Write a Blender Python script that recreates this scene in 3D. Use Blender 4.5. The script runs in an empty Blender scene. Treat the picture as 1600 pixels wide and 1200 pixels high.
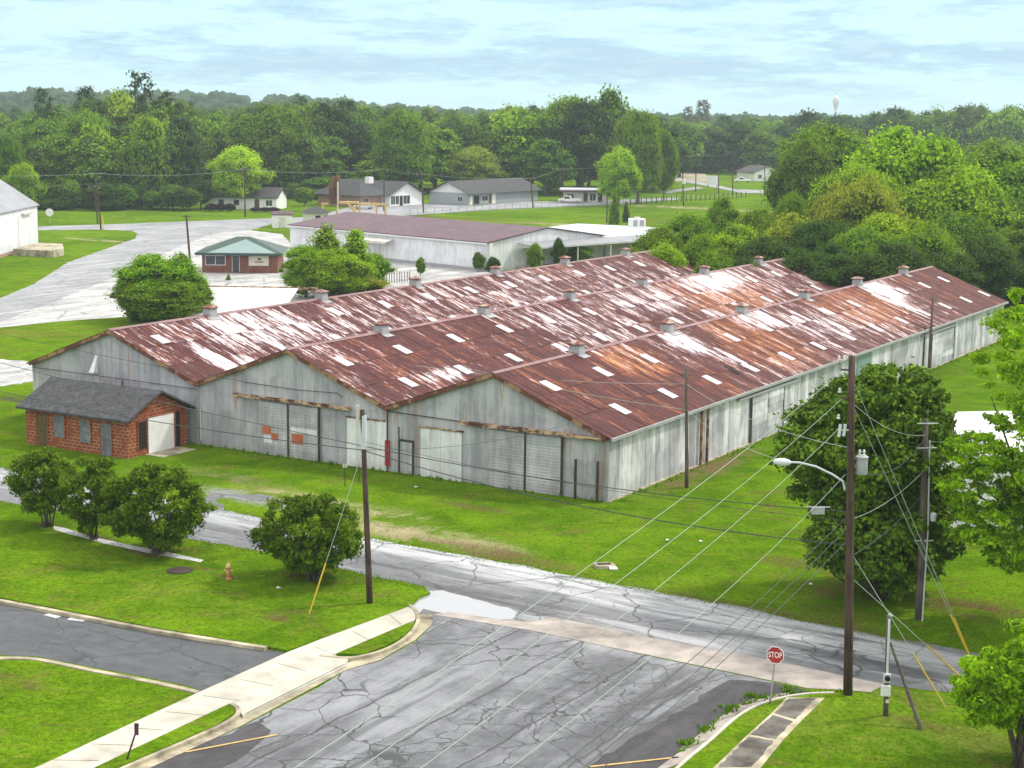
import bpy, bmesh, math, random
import numpy as np
from mathutils import Vector, Matrix
R_=math.radians
random.seed(7); rng=np.random.default_rng(7)
S=bpy.context.scene; C=S.collection

# ---------------- camera ----------------
CF,CP,CR,CH=2628.96,0.1601,0.0123,22.0
cF=Vector((0,math.cos(CP),-math.sin(CP)))
_r=Vector((1,0,0)); _u=Vector((0,math.sin(CP),math.cos(CP)))
cR=_r*math.cos(CR)+_u*math.sin(CR); cU=-_r*math.sin(CR)+_u*math.cos(CR)
cam=bpy.data.cameras.new('camera'); camo=bpy.data.objects.new('camera',cam); C.objects.link(camo)
cam.sensor_width=36; cam.lens=36*CF/1600; cam.clip_start=.5; cam.clip_end=12000
camo.matrix_world=Matrix(((cR.x,cU.x,-cF.x,0),(cR.y,cU.y,-cF.y,0),(cR.z,cU.z,-cF.z,CH),(0,0,0,1)))
S.camera=camo
# ---------------- light ----------------
SUN_AZ,SUN_EL=R_(70),R_(50)      # azimuth clockwise from +Y
sun=bpy.data.lights.new('sun','SUN'); sun.energy=2.7; sun.angle=R_(5); sun.color=(1,.95,.87)
suno=bpy.data.objects.new('sun',sun); C.objects.link(suno); suno.location=(60,-40,120)
_d=Vector((math.sin(SUN_AZ)*math.cos(SUN_EL),math.cos(SUN_AZ)*math.cos(SUN_EL),math.sin(SUN_EL)))
suno.rotation_euler=_d.to_track_quat('Z','Y').to_euler()
W=bpy.data.worlds.new('World'); S.world=W; W.use_nodes=True
S.view_settings.view_transform='Standard'; S.view_settings.look='None'; S.view_settings.exposure=0.18; S.view_settings.gamma=1
S.cycles.volume_bounces=1
S.cycles.max_bounces=6

# ---------------- node helper ----------------
class NT:
    def __init__(s,t): s.t=t; s.n=t.nodes; s.l=t.links
    def new(s,ty,ins={},**kw):
        n=s.n.new(ty)
        for k,v in kw.items(): setattr(n,k,v)
        for k,v in ins.items(): s.set(n,k,v)
        return n
    def set(s,n,k,v):
        i=n.inputs[k]
        if isinstance(v,bpy.types.NodeSocket): s.l.new(v,i)
        elif isinstance(v,(tuple,list)) and i.type=='RGBA' and len(v)==3: i.default_value=(*v,1)
        else: i.default_value=v
    def math(s,op,a,b=0,c=0,clamp=False):
        n=s.new('ShaderNodeMath',{0:a,1:b,2:c},operation=op); n.use_clamp=clamp; return n.outputs[0]
    def vmath(s,op,a,b=(0,0,0)):
        n=s.new('ShaderNodeVectorMath',{0:a,1:b},operation=op); return n.outputs[1] if op in('LENGTH','DISTANCE','DOT_PRODUCT') else n.outputs[0]
    def mix(s,f,a,b,bt='MIX'):
        n=s.n.new('ShaderNodeMix'); n.data_type='RGBA'; n.blend_type=bt
        for i,v in ((0,f),(6,a),(7,b)): s.set(n,i,v)
        return n.outputs[2]
    def noise(s,v,scale=1,detail=4,rough=.55,dist=0):
        return s.new('ShaderNodeTexNoise',{'Vector':v,'Scale':scale,'Detail':detail,'Roughness':rough,'Distortion':dist}).outputs[0]
    def mr(s,v,a,b,c=0,d=1,smooth=True):
        n=s.new('ShaderNodeMapRange',{0:v,1:a,2:b,3:c,4:d}); n.interpolation_type='SMOOTHSTEP' if smooth else 'LINEAR'; return n.outputs[0]
    def scale(s,v,sc,rot=0,loc=(0,0,0)):
        return s.new('ShaderNodeMapping',{'Vector':v,'Scale':sc,'Rotation':(0,0,rot),'Location':loc}).outputs[0]
    def obj(s): return s.new('ShaderNodeTexCoord').outputs['Object']
    def blob(s,v,cx,cy,rx,ry,rot=0):   # 1 in the middle, 0 outside an ellipse
        d=s.vmath('SUBTRACT',v,(cx,cy,0))
        if rot: d=s.scale(d,(1,1,1),-rot)
        l=s.vmath('LENGTH',s.vmath('MULTIPLY',d,(1/rx,1/ry,0)))
        return s.mr(l,.35,1.2,1,0)
    def bump(s,h,st=.3,dist=.05): return s.new('ShaderNodeBump',{'Height':h,'Strength':st,'Distance':dist}).outputs[0]
def mat(name,fn):
    m=bpy.data.materials.new(name); m.use_nodes=True; m.node_tree.nodes.clear(); t=NT(m.node_tree)
    r=fn(t) or {}
    if 'shader' in r: sh=r['shader']
    else:
        b=t.new('ShaderNodeBsdfPrincipled',{'Base Color':r.get('col',(.5,.5,.5)),'Roughness':r.get('rough',.7),'Metallic':r.get('metal',0),'Specular IOR Level':r.get('spec',.4)})
        if 'n' in r: t.set(b,'Normal',r['n'])
        sh=b.outputs[0]
    o=t.new('ShaderNodeOutputMaterial',{'Surface':sh}); return m
# world: Nishita sky behind broken overcast cloud
def world():
    t=NT(W.node_tree); t.n.clear()
    sky=t.new('ShaderNodeTexSky'); sky.sky_type='NISHITA'; sky.sun_disc=False; sky.sun_elevation=SUN_EL; sky.sun_rotation=SUN_AZ; sky.air_density=1; sky.dust_density=1
    d=t.new('ShaderNodeTexCoord').outputs['Generated']
    nis=t.vmath('MULTIPLY',sky.outputs[0],(.10,.10,.10))
    n1=t.noise(t.scale(d,(9,9,62)),1,8,.60,.0)
    n2=t.noise(t.scale(d,(30,30,150),loc=(3,1,7)),1,6,.62,.1)
    z=t.new('ShaderNodeSeparateXYZ',{0:d}).outputs[2]
    low=t.mr(z,.012,.030,0,1); low2=t.mr(z,.030,.046,1,0); band=t.math('MULTIPLY',low,low2)
    up=t.mr(z,.055,.075,0,1)
    m=t.math('ADD',t.math('MULTIPLY',n1,.62),t.math('MULTIPLY',n2,.38))
    m=t.math('ADD',m,t.math('ADD',t.math('MULTIPLY',band,.055),t.math('MULTIPLY',up,.04)))
    f=t.mr(m,.46,.58)
    pale=(.66,.95,1.0); blue=(.44,.69,.86); cloud=t.mix(f,pale,blue)
    edge=t.mr(n2,.50,.62); cloud=t.mix(t.math('MULTIPLY',edge,.35),cloud,(.80,.97,1.0)); cloud=t.mix(t.math('MULTIPLY',t.math('MULTIPLY',band,t.mr(n1,.50,.60)),.6),cloud,(.46,.63,.80))
    hor=t.mr(z,0,.018,1,0); cloud=t.mix(t.math('MULTIPLY',hor,.75),cloud,(.66,.90,.98))
    el=t.mr(z,.07,.22,0,1)
    high=t.mix(t.noise(t.scale(d,(2,2,3)),1,4),(1.05,1.07,1.09),(2.1,2.05,1.98))
    cloud=t.mix(el,cloud,high)
    col=t.mix(t.mr(z,.0,.6,.95,.88),nis,cloud)
    t.new('ShaderNodeOutputWorld',{0:t.new('ShaderNodeBackground',{0:col,1:1.0}).outputs[0]})
world()

# ---------------- projection from the surveyed camera: a pixel of the photograph to a real point ----------------
def ray(px,py): return cF*CF+cR*(px-800)+cU*(600-py)
def G(px,py,z=0.0):
    d=ray(px,py); t=(z-CH)/d.z; return Vector((d.x*t,d.y*t,z))
def PD(px,py,D):
    d=ray(px,py); t=D/d.y; return Vector((d.x*t,D,CH+d.z*t))
def up(base,py):            # height over a ground point whose image row is py
    lo,hi=-5,80
    for _ in range(50):
        m=(lo+hi)/2; q=base+Vector((0,0,m))-Vector((0,0,CH)); y=600-CF*q.dot(cU)/q.dot(cF)
        if y>py: lo=m
        else: hi=m
    return lo

# ---------------- mesh helper ----------------
class MB:
    def __init__(s): s.v=[]; s.f=[]; s.r=[]
    def add(s,vs,fs,r=.5):
        o=len(s.v); s.v+= [tuple(v) for v in vs]; s.f+=[tuple(i+o for i in f) for f in fs]; s.r+=[r]*len(fs); return s
    def box(s,x0,x1,y0,y1,z0,z1,r=.5):
        return s.add([(x0,y0,z0),(x1,y0,z0),(x1,y1,z0),(x0,y1,z0),(x0,y0,z1),(x1,y0,z1),(x1,y1,z1),(x0,y1,z1)],
            [(3,2,1,0),(4,5,6,7),(0,1,5,4),(1,2,6,5),(2,3,7,6),(3,0,4,7)],r)
    def cbox(s,c,sx,sy,sz,rz=0,r=.5):   # centre, sizes
        o=len(s.v); s.box(-sx/2,sx/2,-sy/2,sy/2,-sz/2,sz/2,r); M=Matrix.Rotation(rz,3,'Z')
        for i in range(o,len(s.v)): s.v[i]=tuple(M@Vector(s.v[i])+Vector(c))
        return s
    def tube(s,p0,p1,r0,r1=None,n=8,cap=True,r=.5):
        if r1 is None: r1=r0
        p0=Vector(p0);p1=Vector(p1);d=(p1-p0)
        if d.length<1e-6: return s
        d.normalize(); a=d.orthogonal().normalized(); b=d.cross(a); vs=[]
        for p,rr in ((p0,r0),(p1,r1)):
            for i in range(n):
                t=2*math.pi*i/n; vs.append(p+(a*math.cos(t)+b*math.sin(t))*rr)
        fs=[(i,(i+1)%n,n+(i+1)%n,n+i) for i in range(n)]
        if cap: fs+=[tuple(range(n-1,-1,-1)),tuple(range(n,2*n))]
        return s.add(vs,fs,r)
    def path(s,pts,rad,n=5):
        pts=[Vector(p) for p in pts]; rs=rad if isinstance(rad,(list,tuple)) else [rad]*len(pts); o=len(s.v); a=None
        for k,p in enumerate(pts):
            d=(pts[min(k+1,len(pts)-1)]-pts[max(k-1,0)]).normalized()
            if a is None: a=d.orthogonal().normalized()
            a=(a-d*a.dot(d)).normalized(); b=d.cross(a)
            for i in range(n):
                t=2*math.pi*i/n; s.v.append(tuple(p+(a*math.cos(t)+b*math.sin(t))*rs[k]))
        for k in range(len(pts)-1):
            for i in range(n): s.f.append((o+k*n+i,o+k*n+(i+1)%n,o+(k+1)*n+(i+1)%n,o+(k+1)*n+i)); s.r.append(.5)
        s.f.append(tuple(o+i for i in range(n-1,-1,-1))); s.f.append(tuple(o+(len(pts)-1)*n+i for i in range(n))); s.r+=[.5,.5]
        return s
    def slab(s,poly,t=.12,r=.5,dir=(0,0,-1)):       # polygon extruded by t
        n=len(poly); d=Vector(dir)*t; vs=[Vector(p) for p in poly]; vs+=[v+d for v in vs]
        return s.add(vs,[tuple(range(n)),tuple(range(2*n-1,n-1,-1))]+[(n+i,n+(i+1)%n,(i+1)%n,i) for i in range(n)],r)
    def lathe(s,prof,c=(0,0,0),n=16,r=.5):
        o=len(s.v)
        for (rr,z) in prof:
            for i in range(n):
                t=2*math.pi*i/n; s.v.append((c[0]+rr*math.cos(t),c[1]+rr*math.sin(t),c[2]+z))
        for k in range(len(prof)-1):
            for i in range(n): s.f.append((o+k*n+i,o+k*n+(i+1)%n,o+(k+1)*n+(i+1)%n,o+(k+1)*n+i)); s.r.append(r)
        s.f.append(tuple(o+i for i in range(n-1,-1,-1))); s.f.append(tuple(o+(len(prof)-1)*n+i for i in range(n))); s.r+=[r,r]
        return s
    def build(s,name,m,parent=None,loc=None,smooth=False):
        me=bpy.data.meshes.new(name); v=s.v
        if loc is not None: v=[(a-loc[0],b-loc[1],c-loc[2]) for a,b,c in v]
        me.from_pydata(v,[],s.f); me.materials.append(m)
        a=me.attributes.new('rnd','FLOAT','FACE'); a.data.foreach_set('value',s.r)
        if smooth: me.polygons.foreach_set('use_smooth',[True]*len(me.polygons))
        me.update(); bm=bmesh.new(); bm.from_mesh(me); bmesh.ops.recalc_face_normals(bm,faces=bm.faces); bm.to_mesh(me); bm.free()
        o=bpy.data.objects.new(name,me); C.objects.link(o)
        if parent: o.parent=parent
        if loc is not None: o.location=loc
        return o
def tag(o,label=None,cat=None,group=None,kind=None):
    if label: o['label']=label
    if cat: o['category']=cat
    if group: o['group']=group
    if kind: o['kind']=kind
    return o
def empty(name,loc,rz=0,label=None,cat=None,group=None):
    o=bpy.data.objects.new(name,None); C.objects.link(o); o.location=loc; o.rotation_euler=(0,0,rz); o.empty_display_size=.3
    return tag(o,label,cat,group)
def copy_tree(o,parent=None):
    c=o.copy(); C.objects.link(c); c.parent=parent
    for ch in kids.get(o.name,[]): copy_tree(ch,c)
    return c
kids={}
def reg(root,*ch): kids.setdefault(root.name,[]).extend(ch)

# ---------------- materials ----------------
def rnd(t): return t.new('ShaderNodeAttribute',attribute_name='rnd').outputs['Fac']
def flat(name,col,rough=.6,var=.15,sc=3,metal=0,spec=.4):
    def f(t):
        v=t.obj(); n=t.noise(v,sc,5,.6); n2=t.noise(v,sc*.22,3)
        k=t.math('ADD',t.math('MULTIPLY',n,.6),t.math('MULTIPLY',n2,.4))
        g=t.mr(k,.3,.7,1-var*1.4,1+var*.9,False); r=t.new('ShaderNodeCombineColor',{0:g,1:g,2:g}).outputs[0]
        return dict(col=t.mix(1,col,r,'MULTIPLY'),rough=rough,metal=metal,spec=spec,n=t.bump(n,.12,.02))
    return mat(name,f)
def roofmat():
    def f(t):
        v=t.obj(); rn=rnd(t)
        big=t.noise(t.scale(v,(.05,.035,0)),1,3,.5)
        st=t.noise(t.scale(v,(.75,4.6,.75)),1,7,.70,.5)
        st2=t.noise(t.scale(v,(.9,5.5,.9),loc=(5,3,0)),1,5,.65,.2)
        fine=t.noise(t.scale(v,(3,16,3)),1,5,.7)
        col=t.mix(t.mr(st2,.35,.65),(.050,.013,.014),(.104,.028,.023))
        col=t.mix(t.math('MULTIPLY',rn,.5),col,(.075,.021,.024))
        zo=[(-5.7,14,3.0,4.5),(-4,32,5,8),(-5,57,5,10),(-20,60,6,13)]
        oz=None
        for z in zo:
            b=t.blob(v,*z); oz=b if oz is None else t.math('MAXIMUM',oz,b)
        om=t.math('ADD',t.math('ADD',t.math('MULTIPLY',st2,.6),t.math('MULTIPLY',fine,.35)),t.math('MULTIPLY',oz,.11))
        om=t.math('ADD',om,t.math('SUBTRACT',t.math('MULTIPLY',t.math('SUBTRACT',rn,.5),.12),.0))
        col=t.mix(t.mr(om,.49,.60),col,(.26,.075,.025)); col=t.mix(t.mr(om,.60,.68),col,(.50,.27,.13))
        zw=[(-6.2,23.0,2.2,2.6,.95),(-3.6,24.5,2.2,1.3,.6),(-6.2,66,2.6,3.6,1.2),(-4,64,3.0,1.6,.8),(-6.5,37,1.6,4,.7),(-32.6,4.2,2.8,1.1,1.2),(-31.6,6.5,1.4,1.0,.9),(-20.5,46,3.4,9,.50),(-21.4,62,2.2,8,.7),(-34,36,4.5,30,.10),(-19,33,4,9,.35),(-33,60,5,20,.25),(-17,9,1.0,3.5,.7),(-35.5,12,3.4,8,.45),(-4,44,3,6,.35)]
        wz=None
        for a in zw:
            b=t.math('MULTIPLY',t.blob(v,*a[:4]),a[4]); wz=b if wz is None else t.math('MAXIMUM',wz,b)
        dz=None
        for a in [(-3,5,7,9),(-18,18,7,9),(-4,80,8,9),(-20,10,6,8),(-1.5,14,3,9)]:
            b=t.blob(v,*a); dz=b if dz is None else t.math('MAXIMUM',dz,b)
        wm=t.math('ADD',t.math('MULTIPLY',st,.72),t.math('MULTIPLY',fine,.18))
        wm=t.math('ADD',wm,t.math('MULTIPLY',t.math('SUBTRACT',rn,.5),.10))
        wm=t.math('ADD',wm,t.math('MULTIPLY',t.math('SUBTRACT',big,.5),.20))
        wm=t.math('ADD',wm,t.math('MULTIPLY',wz,.165)); wm=t.math('SUBTRACT',wm,t.math('ADD',t.math('MULTIPLY',dz,.075),-.006))
        w=t.mr(wm,.515,.555)
        col=t.mix(w,col,t.mix(fine,(.80,.70,.68),(.62,.55,.60)))
        w2=t.math('MULTIPLY',t.mr(wm,.475,.515),.30); col=t.mix(t.math('SUBTRACT',w2,t.math('MULTIPLY',w,.35),clamp=True),col,(.45,.30,.31))
        yy=t.new('ShaderNodeSeparateXYZ',{0:v}).outputs[1]
        cor=t.math('SINE',t.math('MULTIPLY',yy,2*math.pi/.20))
        lap=t.mr(t.math('ABSOLUTE',t.math('SUBTRACT',t.math('FRACT',t.math('DIVIDE',t.math('ADD',yy,.34),.66)),.5)),.455,.49,0,.45); col=t.mix(lap,col,(.035,.012,.014))
        return dict(col=col,rough=t.mr(w,0,1,.62,.42),n=t.bump(t.math('ADD',t.math('MULTIPLY',cor,.5),t.math('MULTIPLY',fine,.4)),.55,.03),spec=.15)
    return mat('rusted_corrugated_roof',f)
M={}
M['roof']=roofmat()
def wallmat(name,dark,light,rust=.5,axis=0,amp=1,whit=0):
    def f(t):
        v=t.obj(); rn=rnd(t); sc=(2.4,2.4,.22)
        st=t.noise(t.scale(v,sc),1,6,.65,.5); md=t.noise(v,.5,5,.6,.6); fi=t.noise(t.scale(v,(6,6,1.2)),1,5,.7)
        k=t.math('ADD',t.math('MULTIPLY',st,.5),t.math('MULTIPLY',md,.5)); k=t.math('ADD',k,t.math('MULTIPLY',t.math('SUBTRACT',rn,.5),.22*amp)); k=t.math('ADD',k,t.math('MULTIPLY',t.math('SUBTRACT',fi,.5),.22))
        col=t.mix(t.mr(k,.34,.64),dark,light)
        if whit: col=t.mix(t.math('MULTIPLY',t.mr(k,.56,.66),whit),col,(.72,.73,.74))
        z=t.new('ShaderNodeSeparateXYZ',{0:v}).outputs[2]
        rs=t.noise(t.scale(v,(1.5,1.5,.14),loc=(9,2,4)),1,5,.65,.3)
        rm=t.math('MULTIPLY',t.mr(rs,.57,.65),rust); rm=t.math('MULTIPLY',rm,t.mr(fi,.3,.6,.3,1))
        col=t.mix(rm,col,(.30,.15,.06))
        db=t.math('MULTIPLY',t.mr(z,.0,.7,1,0),t.mr(fi,.35,.6)); col=t.mix(t.math('MULTIPLY',db,.35),col,(.20,.17,.12))
        xx=t.new('ShaderNodeSeparateXYZ',{0:v}).outputs[axis]; cor=t.math('SINE',t.math('MULTIPLY',xx,2*math.pi/.18))
        return dict(col=col,rough=.55,spec=.35,n=t.bump(t.math('ADD',t.math('MULTIPLY',cor,.4),t.math('MULTIPLY',fi,.5)),.4,.03))
    return mat(name,f)
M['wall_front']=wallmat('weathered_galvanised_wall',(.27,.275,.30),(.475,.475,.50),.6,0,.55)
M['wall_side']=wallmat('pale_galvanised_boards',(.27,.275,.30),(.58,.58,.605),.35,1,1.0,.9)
M['door_sheet']=wallmat('galvanised_door_sheet',(.27,.275,.295),(.475,.475,.495),.25,2,.35,.3)
M['door_white']=wallmat('white_painted_door',(.52,.53,.54),(.80,.80,.80),.15,0,.5,.5)
M['white_siding']=wallmat('white_ribbed_siding',(.58,.59,.62),(.82,.83,.86),.10,0,.8,.7)
M['steel_dark']=flat('rusty_dark_steel',(.055,.035,.03),.7,.5,4)
M['rust_rail']=mat('rusty_rail',lambda t:(lambda v:dict(col=t.mix(t.mr(t.noise(t.scale(v,(1.3,1.3,4)),1,5,.7),.45,.58),(.09,.03,.022),(.5,.36,.22)),rough=.8))(t.obj()))
M['vent_rust']=mat('rusty_vent_cap',lambda t:(lambda v:dict(col=t.mix(t.mr(t.noise(v,1.6,5,.7),.45,.62),(.17,.05,.035),(.45,.36,.30)),rough=.8))(t.obj()))
M['fascia']=mat('weathered_fascia',lambda t:(lambda v:dict(col=t.mix(t.mr(t.noise(v,1.1,5,.7),.45,.6),(.12,.04,.025),(.33,.20,.10)),rough=.8))(t.obj()))
M['galv']=flat('grey_galvanised',(.34,.345,.355),.45,.2,4)
M['sky_panel']=flat('milky_skylight_panel',(.58,.585,.60),.35,.3,2.5)
M['white']=flat('white_paint',(.78,.78,.77),.5,.10,2)
M['offwhite']=flat('aged_white_paint',(.62,.60,.54),.6,.2,2)
M['cream']=flat('cream_render',(.55,.52,.44),.7,.15,1)
M['hole']=flat('dark_opening',(.015,.012,.012),.9,.1)
M['glass']=mat('window_glass',lambda t:dict(col=(.03,.035,.04),rough=.08,spec=.6))
M['grey_board']=flat('grey_boarded_panel',(.16,.17,.18),.7,.5,2.5)
M['ply']=flat('brown_plywood',(.12,.075,.025),.8,.5,3)
M['black']=flat('black_rubber',(.02,.02,.022),.7,.1)
M['red']=flat('red_paint',(.42,.03,.035),.5,.2)
M['yellow']=flat('yellow_guard_plastic',(.62,.42,.03),.5,.12)
M['yellowsteel']=flat('faded_yellow_steel',(.62,.43,.18),.6,.2)
M['rust']=flat('deep_rust',(.19,.085,.045),.85,.8,1.2)
M['orangepaint']=flat('orange_paint_patch',(.48,.14,.06),.7,.3,6)
M['lightgrey']=flat('light_grey_enamel',(.60,.63,.65),.35,.08)
M['cond']=flat('pale_conduit',(.52,.56,.58),.4,.1)
M['hyd']=flat('faded_orange_paint',(.44,.20,.08),.6,.25,12)
M['wire']=flat('weathered_aluminium_wire',(.33,.40,.33),.5,.1)
M['wiredk']=flat('black_cable',(.05,.055,.06),.5,.1)
M['concrete']=flat('pale_concrete',(.50,.475,.395),.8,.32,.9)
M['kerb']=flat('stained_kerb_concrete',(.42,.37,.26),.85,.7,1.1)
M['apron']=flat('pinkish_apron_concrete',(.37,.325,.29),.7,.5,.8)
M['brick_slab']=flat('grey_board_fence',(.22,.2,.18),.8,.3)
def brickmat(name,a,b,mort,bw=.4,bh=.2,ms=.02):
    def f(t):
        v=t.obj(); s=t.new('ShaderNodeSeparateXYZ',{0:v}); c=t.new('ShaderNodeCombineXYZ',{0:t.math('ADD',s.outputs[0],s.outputs[1]),1:s.outputs[2]}).outputs[0]
        br=t.new('ShaderNodeTexBrick',{'Vector':c,'Color1':a,'Color2':b,'Mortar':mort,'Scale':1,'Mortar Size':ms,'Brick Width':bw,'Row Height':bh,'Bias':0})
        n=t.noise(v,1.2,5,.7,.4); fi=t.noise(v,9,4)
        col=t.mix(t.mr(n,.42,.62),br.outputs[0],t.mix(fi,a,b)); col=t.mix(1,col,t.mix(fi,(.72,.72,.72),(1.25,1.2,1.2)),'MULTIPLY')
        return dict(col=col,rough=.85,n=t.bump(t.math('SUBTRACT',fi,br.outputs[1]),.4,.02))
    return mat(name,f)
M['brick_orange']=brickmat('orange_block_wall',(.27,.068,.028),(.20,.045,.022),(.42,.24,.13),.42,.22,.028)
M['brick_red']=brickmat('red_brick_wall',(.20,.065,.04),(.14,.045,.03),(.26,.17,.13),.25,.09,.012)
M['brick_pale']=brickmat('pale_brick_wall',(.42,.24,.18),(.34,.19,.15),(.5,.4,.33),.25,.09,.012)
def shingle(name,a,b):
    def f(t):
        v=t.obj(); n=t.noise(v,2.2,6,.75); w=t.noise(t.scale(v,(1,1,6)),4,3); 
        return dict(col=t.mix(t.mr(t.math('ADD',t.math('MULTIPLY',n,.6),t.math('MULTIPLY',w,.4)),.38,.62),a,b),rough=.85,n=t.bump(w,.4,.03))
    return mat(name,f)
M['shingle']=shingle('charcoal_shingles',(.028,.029,.033),(.085,.085,.09))
M['shingle_brown']=shingle('brown_grey_shingles',(.045,.04,.042),(.085,.078,.078))
M['roof_purple']=wallmat('dull_purple_metal_roof',(.062,.028,.042),(.135,.070,.092),.3,0,1.3)
M['roof_green']=flat('dark_green_metal_roof',(.038,.075,.062),.5,.25,1)
M['roof_cyan']=flat('pale_green_metal_gable',(.24,.33,.32),.45,.08,1)
M['roof_grey']=flat('pale_grey_metal_roof',(.27,.28,.30),.5,.2,.6)
M['siding_grey']=flat('grey_lap_siding',(.32,.35,.38),.6,.1,1)
M['roof_white']=flat('chalky_white_roof',(.52,.54,.56),.55,.15,.7)
def woodmat(name,a,b):
    def f(t):
        v=t.obj(); n=t.noise(t.scale(v,(14,14,1.0)),1,5,.7,.3); n2=t.noise(v,.7,3)
        return dict(col=t.mix(t.mr(t.math('ADD',t.math('MULTIPLY',n,.6),t.math('MULTIPLY',n2,.4)),.38,.62),a,b),rough=.85,n=t.bump(n,.5,.02))
    return mat(name,f)
M['pole']=woodmat('creosoted_pole_wood',(.03,.018,.014),(.10,.06,.042))
M['pole_grey']=woodmat('weathered_grey_pole_wood',(.055,.042,.035),(.15,.125,.105))
M['bark']=woodmat('grey_brown_bark',(.045,.035,.028),(.13,.105,.085))
# foliage: tint per tree from the object colour, variation per leaf
def leafmat(name,trans=.35,yel=.0):
    def f(t):
        rn=rnd(t); oc=t.new('ShaderNodeObjectInfo').outputs['Color']; v=t.obj()
        n=t.noise(v,.35,3,.5)
        g=t.math('ADD',t.math('MULTIPLY',rn,.9),t.math('MULTIPLY',n,.7)); g=t.mr(g,.25,1.15,.30,1.95,False)
        gg=t.new('ShaderNodeCombineColor',{0:t.math('POWER',g,1.15),1:g,2:t.math('POWER',g,.8)}).outputs[0]
        c=t.mix(1,oc,gg,'MULTIPLY')
        p=t.new('ShaderNodeBsdfPrincipled',{'Base Color':c,'Roughness':.6,'Specular IOR Level':.10}).outputs[0]
        tr=t.new('ShaderNodeBsdfTranslucent',{'Color':t.mix(1,c,(1.5,1.35,.6),'MULTIPLY')}).outputs[0]
        return dict(shader=t.new('ShaderNodeMixShader',{0:trans,1:p,2:tr}).outputs[0])
    return mat(name,f)
M['leaf']=leafmat('tree_foliage'); M['leafglossy']=leafmat('glossy_foliage',.12)
AX=math.atan2((G(1330,986)-G(756,873)).y,(G(1330,986)-G(756,873)).x)   # bearing of the cross road
BX=math.atan2((G(594,1033)-G(236,1200)).y,(G(594,1033)-G(236,1200)).x)  # bearing of the side street
def grass(name,dirt=[]):
    def f(t):
        v=t.obj(); n1=t.noise(v,.045,4,.6,.5); n2=t.noise(v,.35,6,.68,.8); n3=t.noise(v,5,5,.7); n4=t.noise(t.scale(v,(.6,1.8,1),.4),1,5,.65,1)
        col=t.mix(t.mr(t.math('ADD',t.math('MULTIPLY',n1,.5),t.math('MULTIPLY',n2,.5)),.38,.62),(.058,.128,.004),(.126,.225,.008))
        col=t.mix(t.mr(n4,.52,.72),col,(.15,.19,.018))
        br=t.mr(t.noise(t.scale(v,(.30,.42,.2),AX,loc=(7,3,0)),1,7,.76,.9),.52,.66); col=t.mix(t.math('MULTIPLY',br,.6),col,(.13,.095,.035))
        for (cx,cy,rx,ry,ro,st,c) in dirt:
            b=t.math('MULTIPLY',t.blob(v,cx,cy,rx,ry,ro),st); b=t.math('MULTIPLY',b,t.mr(n2,.36,.60)); col=t.mix(b,col,c)
        n5=t.noise(v,1.5,5,.75,.8); col=t.mix(t.math('MULTIPLY',t.mr(n5,.54,.68),.55),col,(.035,.095,.004)); col=t.mix(t.math('MULTIPLY',t.mr(n5,.30,.42,1,0),.35),col,(.17,.22,.02)); d=t.mr(n3,.3,.7,.60,1.4,False); fine=t.noise(v,22,3,.7); d=t.math('MULTIPLY',d,t.mr(fine,.3,.7,.8,1.2,False))
        dd=t.new('ShaderNodeCombineColor',{0:d,1:d,2:d}).outputs[0]; col=t.mix(1,col,dd,'MULTIPLY')
        h=t.math('ADD',t.math('MULTIPLY',n3,.6),t.math('ADD',t.math('MULTIPLY',fine,.3),n2))
        return dict(col=col,rough=.95,spec=.0,n=t.bump(h,.8,.10))
    return mat(name,f)
def dp(px,py,rx,ry,st,c=(.13,.09,.045),rot=None): g=G(px,py); return (g.x,g.y,rx,ry,AX if rot is None else rot,st,c)
SAND=(.36,.30,.19); BR=(.12,.075,.04); GV=(.26,.26,.25)
M['grass']=grass('lawn_grass',[dp(660,835,7,2.0,.9,SAND),dp(600,800,3.5,1.4,.9,SAND),dp(770,865,6,1.4,.8,BR),dp(740,792,3,.8,.7,BR),dp(470,780,5,1.6,.85,SAND),dp(370,748,5,1.2,.7,(.2,.17,.1)),dp(1130,640+90,2,6,.0),
  dp(400,780,6,1.3,1.1,GV),dp(1300,920,3,1.8,.8,BR),dp(1560,960,5,1.8,.9,BR),dp(1240,880,3,1.2,.6,BR),dp(1000,930,12,.7,.8,BR),dp(1250,965,10,.6,.8,BR),dp(1100,960-8,8,.6,.6,BR),
  dp(1105,735,1.5,9,.95,(.16,.11,.06),-.53),dp(30,625,3,1.2,1,(.07,.06,.05)),dp(500,370,60,4,.5,BR),dp(760,352,24,5,.95,SAND),dp(900,352,18,4,.9,SAND),dp(700,340,30,4,.8,BR),dp(1080,325,30,5,.9,SAND),dp(1030,345,20,10,.5,BR),dp(430,412,14,6,.4,BR),dp(150,375,10,2,.8,SAND),dp(640,450,12,8,.8,(.17,.14,.1)),dp(70,480,20,12,.4,(.16,.17,.03)),dp(60,520,9,4,.5,(.18,.15,.04))])
M['lawn']=grass('raised_lawn_grass',[dp(480,905,1.8,.9,.9,BR),dp(435,970,.9,.5,.9,BR),dp(240,868,2.2,.8,.9,BR),dp(150,845,1.5,.7,.9,BR),dp(75,826,1.5,.6,.9,BR),dp(1435,1135,1.6,.8,.8,BR),dp(1400,1090,3,1.2,.3,BR),dp(1550,1170,2.5,1.5,.6,(.12,.12,.03)),dp(310,890,1.2,.5,.8,BR),dp(1370,1150,6,3,.45,(.13,.16,.03)),dp(20,1065,2,.7,.7,BR),dp(300,940,6,2,.35,(.15,.17,.03)),dp(357,905,.8,.4,.8,BR)])
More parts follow.
